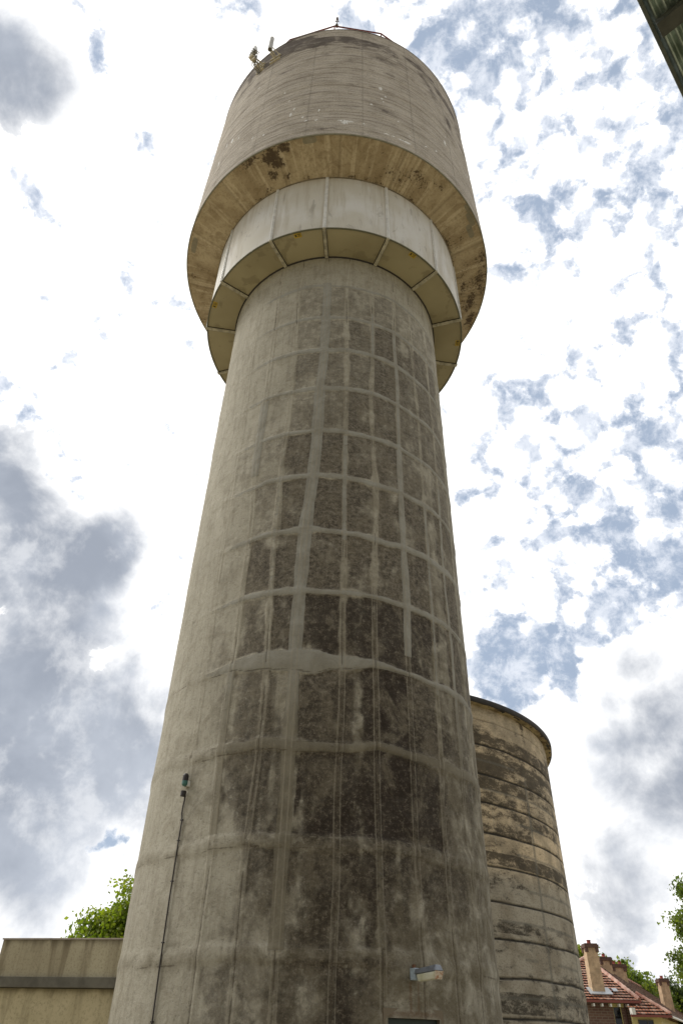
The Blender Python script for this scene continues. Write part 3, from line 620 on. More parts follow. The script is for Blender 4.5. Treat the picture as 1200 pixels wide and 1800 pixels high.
# antennas on the tank rim
def antenna_panel(t0):
    d, tt = rad_dir(t0), tan_dir(t0); zc = Z(9.24); r0 = 1.625*U; base = tp(t0, r0, zc)
    a = thing('panel_antenna', base, 'wedge shaped grey antenna on tangled brackets, the outer one at the tank rim', 'antenna', 'antennas on the tank rim')
    P = lambda o, t, z: base+d*o+tt*t+Vector((0, 0, z))
    mb = MB(); mb.tube([P(.28, 0, -.55), P(.28, 0, .35)], .03, 8); mb.build('mounting_pole', M_galv, a)
    mb = MB()
    for z in (-.45, -.2, .05):
        mb.tube([P(-.05, -.10, z), P(.30, -.02, z)], .025, 6); mb.tube([P(-.05, .14, z-.04), P(.30, .02, z)], .025, 6); mb.box(P(.0, .02, z), (.1, .34, .07), Matrix((d, tt, Vector((0, 0, 1)))).transposed())
    mb.build('wall_bracket', M_cream, a)
    mb = MB(); w0 = .13                                     # wedge panel, wide at the bottom
    mb.hexa([P(.36, -w0, .22), P(.36, w0, .22), P(.50, w0, .22), P(.50, -w0, .22), P(.36, -.015, .98), P(.36, .015, .98), P(.46, .015, .98), P(.46, -.015, .98)])
    mb.build('radiating_panel', M_antgrey, a)
    mb = MB(); mb.box(P(.42, -.06, .05), (.14, .18, .22), Matrix((d, tt, Vector((0, 0, 1)))).transposed()); mb.box(P(.36, .02, -.22), (.12, .14, .16), Matrix((d, tt, Vector((0, 0, 1)))).transposed()); mb.build('radio_unit', M_cream, a)
    mb = MB()
    for k in range(5):
        o = -.14+.08*k; mb.tube([P(.44, o*.4, .25), P(.48+.03*k, o-.05, .1), P(.40, o+.10, -.1), P(.30+.03*k, o, -.3), P(.12, o*.5, -.5), P(.03, o*.3, -.7)], .012, 5)
    mb.build('cable_loops', M_trim, a)
def antenna_tube(t0):
    d, tt = rad_dir(t0), tan_dir(t0); base = tp(t0, 1.625*U, Z(9.29))
    a = thing('tube_antenna', base, 'pale cylindrical antenna on cream brackets, right of the wedge shaped one', 'antenna', 'antennas on the tank rim')
    P = lambda o, t, z: base+d*o+tt*t+Vector((0, 0, z))
    MB().tube([P(.36, 0, -.55), P(.36, 0, .50)], .075, 14).build('antenna_tube', M_antgrey, a, smooth=False)
    MB().tube([P(.36, 0, -.57), P(.36, 0, -.551)], .06, 14).build('end_cap', M_trim, a)
    mb = MB()
    for z in (-.35, -.65): mb.tube([P(-.05, 0, z), P(.30, 0, z)], .03, 6); mb.box(P(.01, 0, z), (.06, .42, .08), Matrix((d, tt, Vector((0, 0, 1)))).transposed())
    mb.tube([P(.28, 0, -.75), P(.28, 0, .1)], .025, 6); mb.tube([P(0, .18, -.35), P(.28, 0, -.1)], .018, 6)
    mb.build('wall_bracket', M_cream, a)
antenna_panel(-38.5); antenna_tube(-30.5)

# wall lamp right of centre, low on the shaft
lz = Z(.262); lt = 26.6; d, tt = rad_dir(lt), tan_dir(lt); lb = tp(lt, U, lz)
lamp = thing('wall_lamp', lb, 'grey bulkhead lamp with frosted cover sticking out of the shaft above the door', 'wall lamp')
fd = (rad_dir(lt+6)).normalized(); ft = Vector((-fd.y, fd.x, 0)); Mx = Matrix((fd, ft, Vector((0, 0, 1)))).transposed(); P = lambda o, t, z: lb+fd*o+ft*t+Vector((0, 0, z+max(0, o-.1)*.05))
MB().box(P(.045, .0, .005), (.10, .09, .13), Mx).build('mounting_box', mat('pale_blue_grey_paint', (.36, .44, .50), .5, var=.3, vscale=20), lamp, bevel=.008)
mb = MB(); mb.hexa([P(.10, -.065, .0), P(.52, -.065, .0), P(.52, .065, .0), P(.10, .065, .0), P(.10, -.045, .055), P(.50, -.045, .065), P(.50, .045, .065), P(.10, .045, .055)])
mb.build('housing', M_lampm, lamp, bevel=.008)
mb = MB(); mb.hexa([P(.15, -.045, -.085), P(.47, -.045, -.085), P(.47, .045, -.085), P(.15, .045, -.085), P(.13, -.06, -.003), P(.50, -.06, -.003), P(.50, .06, -.003), P(.13, .06, -.003)])
mb.build('diffuser', M_diff, lamp, bevel=.018, smooth=True)
mb = MB(); mb.hexa([P(.478, -.05, -.088), P(.50, -.05, -.088), P(.50, .05, -.088), P(.478, .05, -.088), P(.505, -.064, -.004), P(.525, -.064, -.004), P(.525, .064, -.004), P(.505, .064, -.004)]); mb.build('end_clip', mat('corroded_clip', (.55, .50, .40), .5, var=.7, vscale=40, dark=(.30, .12, .04)), lamp)
MB().tube([P(.03, 0, .07), P(.03, 0, .11)], .022, 8).build('cable_gland', M_rust, lamp)

# light sensor with its cable running down the left of the shaft
sl_ = thing('light_sensor', tp(-41.8, U, Z(1.06)), 'small teal and black sensor high on the left of the shaft, black cable below', 'sensor')
c = tp(-41.8, U+.07, Z(1.075)); d = rad_dir(-41.8)
MB().tube([c+Vector((0, 0, .02)), c+Vector((0, 0, .10)), c+Vector((0, 0, .13))], [.046, .046, .03], 12).build('cap', M_black, sl_, smooth=False)
MB().tube([c+Vector((0, 0, -.055)), c+Vector((0, 0, -.03)), c+Vector((0, 0, .019))], [.03, .046, .048], 12).build('sensor_body', M_green, sl_)
MB().box(tp(-41.8, U+.025, Z(1.07)), (.05, .09, .08), Matrix((d, tan_dir(-41.8), Vector((0, 0, 1)))).transposed()).build('bracket', mat('white_plastic', (.6, .6, .56), .5), sl_)
MB().tube([tp(-42, U+.06, Z(1.033)), tp(-42, U+.06, Z(1.008))], .042, 10).build('junction', M_black, sl_)
path = [(-42.0, 1.01), (-42.0, .99), (-42.25, .965), (-42.3, .93), (-41.9, .905), (-41.75, .885), (-41.9, .80), (-41.9, .70), (-41.95, .55), (-41.8, .37), (-41.6, .25), (-41.3, .10), (-41.2, -.05), (-41.1, -.3), (-41.1, -.54)]
MB().tube([tp(a, U+.018, Z(zv)) for a, zv in path], .011, 6).build('cable', M_black, sl_, smooth=True)
for a, zv in ((-41.8, .895), (-41.9, .80), (-41.9, .62), (-41.8, .37), (-41.3, .08)):
    MB().box(tp(a, U+.02, Z(zv)), (.025, .045, .016), Matrix((rad_dir(a), tan_dir(a), Vector((0, 0, 1)))).transposed()).build('cable_clip', M_black, sl_)

# ------------------------------------------------------------------ round reservoir behind the tower
SR = 6.6; SC = Vector((3.765*SR*math.sin(.029), 3.765*SR*math.cos(.029), 0))
silo = thing('round_reservoir', (SC.x, SC.y, 0), 'squat round concrete reservoir with blackened horizontal rings behind the tower', 'reservoir')
th4 = np.concatenate([np.linspace(-180, 0, 60)[:-1], np.linspace(0, 100, 340), np.linspace(100, 180, 30)[1:]]); z4 = np.linspace(-EYE/SR, 1.222, 430)
T4, Z4 = np.meshgrid(th4, z4); a4 = np.radians(T4)*SR; m4 = Z4*SR
RG = [1.150, 1.037, .912, .799, .684, .567, .446, .328, .211, .095, -.022, -.14]
seam = np.zeros(T4.shape); rp = np.zeros(T4.shape); rngc = np.random.RandomState(5); CELL = rngc.rand(40, 40)
ci = np.floor((T4+10-(m4-3)*.12)/18).astype(int) % 40; cj = np.floor((Z4-.095)/.0585+20).astype(int) % 40
fv = ((Z4-.095)/.0585) % 1.0
cell = CELL[cj, ci]*(.62+.38*sst(.3, .9, Z4))
dkk = .08+1.05*cell**1.3*sst(.25, .55, fbm(a4*.55, m4*1.1, 101, 5))*(.55+.45*(1-fv)); groove = np.zeros(T4.shape)
nb = fbm(a4*.3, m4*1.3, 102, 5)
LV = [0, .25, .80, .92, .25, .50, .55, .45, .50, .50, .42, .5, .5, .5]
for k, r0 in enumerate(RG):
    dd_ = m4-(r0*SR)-(fbm(a4*.7, 0*a4, 110+k, 2)-.5)*.05
    s_ = np.exp(-(dd_/(.026 if k else .012))**4); seam = np.maximum(seam, s_*(1 if k else .5)); groove = np.maximum(groove, s_)
    dkk = np.maximum(dkk, (.15+LV[k+1]*.9)*np.exp(-np.clip(-dd_, 0, 9)/.35)*(dd_ < .03)*sst(.25, .6, nb)*.9)
    dkk = np.maximum(dkk, (.1+LV[k]*.85)*np.exp(-np.clip(dd_, 0, 9)/.16)*(dd_ > -.03)*.7)
    mid_ = m4-((r0+.058)*SR)-(fbm(a4*.7, 0*a4, 130+k, 2)-.5)*.05
    rp = np.maximum(rp, (.8*np.exp(-(mid_/.035)**4)*(fbm(a4*.8, 0*a4, 140+k, 2) > .42)) if k > 1 else 0)
dkk = np.maximum(dkk, .85*((Z4 < 1.105) & (Z4 > 1.04))*sst(.30, .5, nb)*sst(1.105, 1.085, Z4))
dkk = np.maximum(dkk, 1.0*((Z4 < 1.02) & (Z4 > .915))*sst(.34, .55, nb)*sst(1.03, .99, Z4))
dkk = np.maximum(dkk, .85*((Z4 < .62) & (Z4 > .575))*sst(.3, .5, nb)); dkk = np.maximum(dkk, .8*((Z4 < .395) & (Z4 > .35))*sst(.4, .55, nb)); dkk = np.maximum(dkk, .75*((Z4 < .17) & (Z4 > .11))*sst(.35, .55, nb))
dkk = np.maximum(dkk, .9*np.exp(-((T4-47)/1.3)**2)*sst(1.05, 1.2, Z4)); dkk = np.maximum(dkk, .5*np.exp(-((T4-62)/1.0)**2)*sst(1.05, 1.2, Z4))
for jt in (8, 26, 44.5, 62, 80):
    rp = np.maximum(rp, .9*np.exp(-((T4-jt-(m4-3)*.12)*np.pi/180*SR/.06)**4)*sst(1.0, .9, Z4))
cream = np.clip(sst(.50, .62, Z4)*(.65+.35*sst(.35, .6, fbm(a4*.3, m4*.5, 150, 3)))+.12, 0, 1); cream = cream*np.where((Z4 < 1.222) & (Z4 > 1.1), .85, 1)
V = tpa(T4, SR-groove*.03+(fbm(a4*.6, m4*.6, 103, 4)-.5)*.03, m4+EYE, SC)
grid_obj('reservoir_wall', V, np.stack([a4, m4], -1), M_silo, silo, dict(seam=seam, repair=rp, dark=dkk, cream=cream))
zr0, zr1 = EYE+1.212*SR, EYE+1.237*SR
lathe([(SR-.06, zr0+.012), (SR*1.028, zr0), (SR*1.032, zr0+.01), (SR*1.034, zr1-.02), (SR*1.032, zr1), (SR*.9, zr1+.04), (.01, zr1+.5)], 'reservoir_roof', mat('reservoir_roof_edge', (.050, .046, .042), .9, var=.4, vscale=3), silo, 200, SC)
# flaking underside of the eave
t5 = np.linspace(-10, 100, 500); s5 = np.linspace(0, 1, 10); T5, S5 = np.meshgrid(t5, s5)
V = tpa(T5, SR-.02+(SR*.0275+.03)*S5, zr0-.012+.02*vnoise(T5*.9, S5*3, 160), SC)
grid_obj('eave_soffit', V, np.stack([T5*.1, S5], -1), mat('flaking_soffit', (.46, .38, .22), .9, var=.8, vscale=2.2, dark=(.10, .065, .03)), silo, flip=True)

# ------------------------------------------------------------------ low rendered building at the left
bx0, bx1, byf, byb = -5.27, -2.2, 13.0, 17.5
M_par = wall_material('parapet_render', (.44, .395, .275), (.33, .29, .195), (.20, .165, .105)); M_low = wall_material('lower_wall_render', (.54, .47, .30), (.42, .365, .225), (.26, .22, .135))
bld = thing('flat_roofed_building', (bx0, byf, 0), 'low flat roofed rendered building with a stained parapet at the left of the tower', 'building')
def wallbox(name, x0, x1, y0, y1, z0, z1, mt, topg=.0, res=.05):
    xs = np.arange(x0, x1+.001, (x1-x0)/max(2, int((x1-x0)/res))); zs = np.linspace(z0, z1, max(2, int((z1-z0)/res)))
    X, Zz = np.meshgrid(xs, zs)
    Vv = np.stack([X, y0+0*X+(fbm(X*1.3, Zz*1.3, 170, 4)-.5)*.012, Zz], -1)
    # front skin plus solid core kept just behind it
    o = grid_obj(name, Vv, np.stack([X, Zz], -1), mt, bld, dict(topgrime=topg*np.exp(-(z1-Zz)/.12)))
    return o
wallbox('parapet', bx0, bx1, byf, byb, EYE+.80, EYE+1.295, M_par, .8)
wallbox('wall', bx0-.5, bx1, byf+.05, byb, 0, EYE+.66, M_low, .9)
MB().box(((bx0+bx1)/2, (byf+byb)/2+.02, EYE+1.02), (bx1-bx0-.012, byb-byf-.01, .55), None).build('parapet_core', M_par, bld)
MB().box(((bx0+bx1)/2-.25, (byf+byb)/2+.07, (EYE+.66)/2), (bx1-bx0+.46, byb-byf-.01, EYE+.63)).build('wall_core', M_low, bld)
MB().box(((bx0+bx1)/2-.25, (byf+byb)/2-.02, EYE+.735), (bx1-bx0+.52, byb-byf+.1, .135)).build('ledge', mat('ledge_concrete', (.145, .135, .105), .9, var=.4, vscale=4), bld, bevel=.006)
MB().box(((bx0+bx1)/2, (byf+byb)/2, EYE+1.308), (bx1-bx0+.03, byb-byf+.03, .02)).build('coping', mat('coping_metal', (.42, .36, .30), .7, var=.3), bld)

bld.rotation_euler.z = R_(-11)
# ------------------------------------------------------------------ corrugated shed roof above the camera, top right
H = EYE+8.4; k_ = 3.36
e0 = Vector((2.856, 2.174, 0)); e1 = Vector((3.70, 3.08, 0)); ed = (e1-e0).normalized(); pe = Vector((ed.y, -ed.x, 0))
aw = thing('corrugated_shed_roof', (e0.x, e0.y, H), 'dark underside of a corrugated iron shed roof cutting the top right corner', 'roof')
ns, L0, L1, Wd = 420, -3.2, 3.2, 3.0
mb = MB(); NC = 400
prof = [(0.035+Wd*i/NC, .026*math.cos(2*math.pi*(Wd*i/NC)/.105)) for i in range(NC+1)]
for side in (0, 1):
    for (a, zz_) in prof:
        for L in (L0, L1):
            v = e0+ed*L+pe*a; mb.v.append((v.x, v.y, H+zz_+side*.0015))
M2 = len(prof)*2
for i in range(NC):
    mb.f.append((2*i, 2*i+1, 2*i+3, 2*i+2)); mb.f.append((M2+2*i, M2+2*i+2, M2+2*i+3, M2+2*i+1))
mb.build('corrugated_sheet', mat('weathered_galvanised_sheet', (.44, .52, .49), .32, .85, var=.35, vscale=5, dark=(.22, .27, .23)), aw, smooth=True)
Mr = Matrix((ed, pe, Vector((0, 0, 1)))).transposed()
mb = MB(); mb.box(e0+pe*.006+Vector((0, 0, H-.005)), (L1-L0, .008, .06), Mr); mb.box(e0+pe*.022+Vector((0, 0, H-.036)), (L1-L0, .030, .005), Mr)
mb.build('barge_flashing', mat('flashing_steel', (.10, .115, .10), .55, .3, var=.4, vscale=8), aw)
for L in (-2.6, -1.4, .18, 1.4, 2.6):
    mb = MB(); c = e0+ed*(L+.18); mb.box(c+pe*(Wd/2+.045)+Vector((0, 0, H-.12)), (.16, Wd-.02, .012), Mr); mb.box(c+ed*-.075+pe*(Wd/2+.045)+Vector((0, 0, H-.075)), (.012, Wd-.02, .08), Mr); mb.box(c+ed*.075+pe*(Wd/2+.045)+Vector((0, 0, H-.075)), (.012, Wd-.02, .08), Mr)
    mb.build('purlin', mat('purlin_steel', (.07, .075, .065), .6, .2, var=.4, vscale=9), aw)
mb = MB(); mb.box(e0+pe*(Wd+.1)+Vector((0, 0, H-.32)), (L1-L0, .16, .34), Mr); mb.build('beam', M_trim, aw)

# ------------------------------------------------------------------ brick house with tiled roofs
def tile_material():
    m = bpy.data.materials.new('terracotta_tiles'); m.use_nodes = True; t = NT(m.node_tree); b = t.N['Principled BSDF']
    uv = t.uv(); br = t.new('ShaderNodeTexBrick'); t.put(br.inputs['Vector'], uv); br.offset = 0.0
    br.inputs['Scale'].default_value = 1; br.inputs['Brick Width'].default_value = .26; br.inputs['Row Height'].default_value = .34; br.inputs['Mortar Size'].default_value = .045
    br.inputs['Color1'].default_value = (.34, .095, .035, 1); br.inputs['Color2'].default_value = (.50, .21, .10, 1); br.inputs['Mortar'].default_value = (.045, .018, .012, 1); br.inputs['Bias'].default_value = -.1
    li = t.noise(uv, 1.7, 6, .7, .5); fl = t.noise(uv, 5, 4, .7)
    c = t.mix(t.mul(t.mr(li, .44, .66), .45), br.outputs['Color'], (.62, .48, .38, 1)); c = t.mix(t.mul(t.mr(fl, .55, .7), .55), c, (.12, .045, .03, 1))
    t.put(b.inputs['Base Color'], c); b.inputs['Roughness'].default_value = .55
    return m
M_tile = tile_material()
M_ridge = mat('ridge_tile', (.55, .36, .28), .6, var=.5, vscale=2, dark=(.30, .10, .06))
M_brick = bpy.data.materials.new('dark_brick'); M_brick.use_nodes = True; t = NT(M_brick.node_tree); b = t.N['Principled BSDF']
br = t.new('ShaderNodeTexBrick'); t.put(br.inputs['Vector'], t.uv()); br.inputs['Scale'].default_value = 1; br.inputs['Brick Width'].default_value = .46; br.inputs['Row Height'].default_value = .17; br.inputs['Mortar Size'].default_value = .02
br.inputs['Color1'].default_value = (.17, .10, .07, 1); br.inputs['Color2'].default_value = (.12, .065, .05, 1); br.inputs['Mortar'].default_value = (.20, .16, .12, 1); t.put(b.inputs['Base Color'], br.outputs['Color']); b.inputs['Roughness'].default_value = .9
M_rough = mat('roughcast', (.56, .41, .26), .95, var=.35, vscale=2.5, bump=.03, bscale=9)
M_cap = mat('dark_brick_cap', (.13, .075, .055), .9, var=.4, vscale=6)
M_pot = mat('clay_pot', (.34, .07, .045), .7, var=.3)
M_fascia = mat('oxide_fascia', (.19, .045, .03), .5)
M_creamw = mat('cream_paint', (.60, .52, .22), .7, var=.15, vscale=2)
M_whitep = mat('white_paint', (.66, .65, .60), .6)
M_lead = mat('lead_flashing', (.42, .45, .48), .5, .3)
M_glass = mat('dark_glass', (.012, .014, .018), .08)
house = thing('brick_house', (25, 70, 0), 'brick house with red tiled hipped roofs and tall chimneys beyond the reservoir', 'house')
E_ = EYE
dx, dy = .46, .888
def courses(name, A, B, Cc, Dd, ncourse, parent, mt=M_tile, step=.10):
    """tile courses on the sloping quad A-B (eave, left to right) / D-C (upper edge), built as overlapping strips"""
    A, B, Cc, Dd = map(Vector, (A, B, Cc, Dd)); nrm = (B-A).cross(Dd-A)
    if nrm.length < 1e-6: nrm = (B-A).cross(Cc-A)
    nrm = nrm.normalized(); nrm = nrm if nrm.z > 0 else -nrm
    vs = []; fs = []; uv = []; eu = (B-A).normalized()
    H_ = ((Dd+Cc)/2-(A+B)/2).length
    for i in range(ncourse):
        s0, s1 = i/ncourse, (i+1)/ncourse
        for s, off in ((s0, step), (s1, .006)):
            l, r = A.lerp(Dd, s)+nrm*off, B.lerp(Cc, s)+nrm*off
            vs += [l, r]; v_ = (i+(0.02 if s == s0 else .98))*.34; uv += [((l-A).dot(eu), v_), ((r-A).dot(eu), v_)]
        k = len(vs)-4; fs.append((k, k+1, k+3, k+2))
        l0, r0 = A.lerp(Dd, s0)-nrm*.0, B.lerp(Cc, s0)-nrm*.0; vs += [l0, r0]; uv += [((l0-A).dot(eu), i*.34), ((r0-A).dot(eu), i*.34)]; fs.append((k+4, k+5, k+1, k))
    return poly_obj(name, vs, fs, mt, parent, uv)
def ridge(parent, a, b_, r=.16):
    a, b_ = Vector(a), Vector(b_); nseg = max(3, int((b_-a).length/.5)); mb = MB()
    for i in range(nseg):
        p0, p1 = a.lerp(b_, i/nseg), a.lerp(b_, (i+1)/nseg*1.0); mb.tube([p0, p1], [r*1.12, r*.9], 8)
    return mb.build('ridge_tiles', M_ridge, parent)
AP = Vector((22.65, 72.0, E_+6.85)); P1 = Vector((24.1, 65.0, E_+3.44)); PL = Vector((14.6, 65.0, E_+3.44)); H2 = Vector((24.34, 66.05, E_+3.94)); P2 = Vector((25.92, 64.0, E_+2.56)); P2L = Vector((22.9, 64.0, E_+2.54))
RF = AP+Vector((dx, dy, 0))*95; EF = P2+Vector((dx, dy, 0))*110; EF.z = P2.z; RL = AP+Vector((-dy, dx, 0))*8+Vector((0, 0, -6))
front = courses('front_roof', PL, P1, AP, AP+Vector((-.02, 0, 0)), 17, house)
courses('left_roof', PL+Vector((-3, 30, 0)), PL, AP, AP+Vector((dx*30, dy*30, 0)), 17, house)
# long side slope receding to the right: two quads sharing the line P1..far
MF = P1+Vector((dx, dy, 0))*110; 
UPF = RF
side = courses('side_roof', H2+Vector((-.04, -.1, 0)), H2+Vector((dx, dy, 0))*108, RF, AP, 14, house)
courses('side_roof', P2, EF, H2+Vector((dx, dy, 0))*108, H2, 7, house)
courses('bay_roof', P2L, P2, H2, H2+Vector((-1.2, .2, .0)), 7, house)
ridge(house, AP+Vector((0, 0, .05)), P1+Vector((0, 0, .12))); ridge(house, AP+Vector((0, 0, .05)), PL+Vector((0, 0, .1))); ridge(house, AP+Vector((0, 0, .05)), RF, .17); ridge(house, H2+Vector((0, 0, .08)), P2+Vector((0, 0, .1)), .14)
MB().box((19.35, 64.95, E_+3.38), (9.6, .12, .17)).build('gutter', M_fascia, house); MB().box((24.4, 63.94, E_+2.48), (3.1, .12, .15)).build('gutter', M_fascia, house)
mb = MB(); c0 = P2+Vector((.04, 0, -.1)); c1 = EF+Vector((.04, 0, -.1)); mb.tube([c0, c1], .09, 6); mb.build('gutter', M_whitep, house)
MB().box((19.3, 65.55, E_+3.30), (9.5, 1.0, .04)).build('eave_lining', M_trim, house)
for x in np.arange(15.2, 24.2, .66):
    if x > 20: MB().box((x, 65.15, E_+3.14), (.11, .5, .18)).build('rafter_tail', M_whitep, house)
def brickwall(name, x0, x1, y, z0, z1, mt, thick=.3):
    vs = [(x0, y, z0), (x1, y, z0), (x1, y, z1), (x0, y, z1), (x0, y+thick, z0), (x1, y+thick, z0), (x1, y+thick, z1), (x0, y+thick, z1)]
    uv = [(v[0]+(v[1]-y), v[2]) for v in vs]
    return poly_obj(name, vs, [(0, 1, 2, 3), (1, 5, 6, 2), (5, 4, 7, 6), (4, 0, 3, 7), (3, 2, 6, 7), (0, 4, 5, 1)], mt, house, uv)
brickwall('brick_wall', 15, 22.12, 65.6, 0, E_+3.3, M_brick); brickwall('brick_wall', 22.76, 23.5, 65.6, 0, E_+3.3, M_brick)
brickwall('brick_wall', 22.12, 22.76, 65.6, 0, E_+.6, M_brick)
MB().box((22.42, 65.56, E_+3.17), (1.25, .14, .24)).build('lintel', M_creamw, house)
wdw = MB().box((22.44, 65.78, E_+1.83), (.64, .05, 2.46)).build('window', M_glass, house)
mb = MB(); [mb.box((22.14+.0+k*.6, 65.70, E_+1.83), (.05, .08, 2.44)) for k in (0, 1)]; mb.box((22.44, 65.70, E_+1.9), (.54, .05, .05)); mb.build('window_frame', M_creamw, wdw)
MB().tube([(23.02, 65.5, 0), (23.02, 65.5, E_+3.25)], .07, 8).build('downpipe', mat('brown_pipe', (.10, .045, .035), .5), house)
brickwall('side_wall', 23.5, 24.0, 66.2, 0, E_+3.3, mat('brown_boards', (.085, .04, .035), .8), 8)
MB().box((23.05, 64.0, E_+2.75), (.26, .5, .42)).build('barge_end', M_whitep, house)
brickwall('cream_wall', 23.15, 25.3, 64.6, 0, E_+2.5, M_creamw); 
vs = [(25.3, 64.62, 0), (25.3+dx*100, 64.62+dy*100, 0), (25.3+dx*100, 64.62+dy*100, E_+2.45), (25.3, 64.62, E_+2.45)]
poly_obj('cream_side_wall', vs+[(v[0]-.3, v[1]+.1, v[2]) for v in vs], [(0, 1, 2, 3), (7, 6, 5, 4), (0, 3, 7, 4), (1, 5, 6, 2), (3, 2, 6, 7)], M_creamw, house)
w2 = MB().box((24.1, 64.57, E_+1.85), (1.05, .05, .78)).build('window', M_glass, house)
mb = MB(); mb.box((24.1, 64.54, E_+2.235), (1.15, .08, .05)); [mb.box((24.1+s, 64.54, E_+1.83), (.05, .08, .74)) for s in (-.55, .12, .55)]; mb.box((24.1, 64.54, E_+1.42), (1.15, .08, .05)); mb.build('window_frame', M_trim, w2)
def chimney(x, y, wdt, z0, z1, pots, depth=None, taper=.08):
    depth = depth or wdt; h = z1-z0
    mb = MB(); a = wdt/2; b_ = depth/2; t_ = a*(1-taper); tb = b_*(1-taper)
    mb.hexa([(x-a, y-b_, z0), (x+a, y-b_, z0), (x+a, y+b_, z0), (x-a, y+b_, z0), (x-t_, y-tb, z1), (x+t_, y-tb, z1), (x+t_, y+tb, z1), (x-t_, y+tb, z1)])
    c = mb.build('chimney', M_rough, house)
    mb = MB(); mb.box((x, y, z1+.10), (wdt*1.16, depth*1.16, .22)); mb.box((x, y, z1+.25), (wdt*1.02, depth*1.02, .08))
    for sx in (-1, 1):
        for sy in (-1, 1): mb.box((x+sx*a*.86, y+sy*b_*.86, z1-.16), (wdt*.24, depth*.24, .31))
    mb.build('chimney_cap', M_cap, c)
    for k in range(pots):
        px = x+(k-(pots-1)/2)*wdt*.45; MB().tube([(px, y, z1+.29), (px, y, z1+.36), (px, y, z1+.52), (px, y, z1+.56)], [.2, .16, .15, .2], 12).build('chimney_pot', M_pot, c)
    return c
ch = chimney(21.35, 66.3, 1.0, E_+3.9, E_+7.02, 1, .95, .10)
MB().box((21.45, 66.0, E_+4.10), (1.75, 1.1, .07), Matrix.Rotation(R_(26), 3, 'X')).build('flashing', M_lead, ch)
MB().box((22.75, 66.25, E_+4.20), (.38, .5, .06), Matrix.Rotation(R_(26), 3, 'X')).build('roof_patch', M_lead, front)
chimney(25.5, 75.6, 1.0, E_+5.6, E_+7.0, 1); chimney(28.5, 81.0, 1.35, E_+5.4, E_+6.95, 2, 1.0); chimney(35.1, 87.0, .95, E_+2.6, E_+6.30, 1)

# ------------------------------------------------------------------ trees
def leaf_material(name, a, b_, cdark):
    m = bpy.data.materials.new(name); m.use_nodes = True; t = NT(m.node_tree); b = t.N['Principled BSDF']
    c = t.mix(t.mr(t.attr('tone'), .2, .9), (*a, 1), (*b_, 1)); c = t.mix(t.mul(t.mr(t.noise(t.obj(), 1.2, 3, .5), .5, .7), .5), c, (*cdark, 1))
    t.put(b.inputs['Base Color'], c); b.inputs['Roughness'].default_value = .5
    tr = t.new('ShaderNodeBsdfTranslucent'); t.put(tr.inputs['Color'], t.mix(1.0, c, (1.5, 1.7, .8, 1), 'MULTIPLY')); mx = t.new('ShaderNodeMixShader'); mx.inputs[0].default_value = .45
    t.L.new(b.outputs[0], mx.inputs[1]); t.L.new(tr.outputs[0], mx.inputs[2]); t.L.new(mx.outputs[0], t.N['Material Output'].inputs[0])
    return m
M_leafA = leaf_material('bright_leaves', (.16, .22, .022), (.32, .36, .04), (.08, .12, .015))
M_leafB = leaf_material('dark_leaves', (.045, .075, .025), (.095, .125, .04), (.02, .035, .014))
M_leafC = leaf_material('yellow_green_leaves', (.12, .16, .02), (.24, .27, .03), (.07, .09, .015))
M_leafD = leaf_material('mid_leaves', (.11, .16, .025), (.22, .26, .045), (.035, .06, .016))
M_bark = mat('bark', (.10, .075, .05), .9, var=.4, vscale=4)
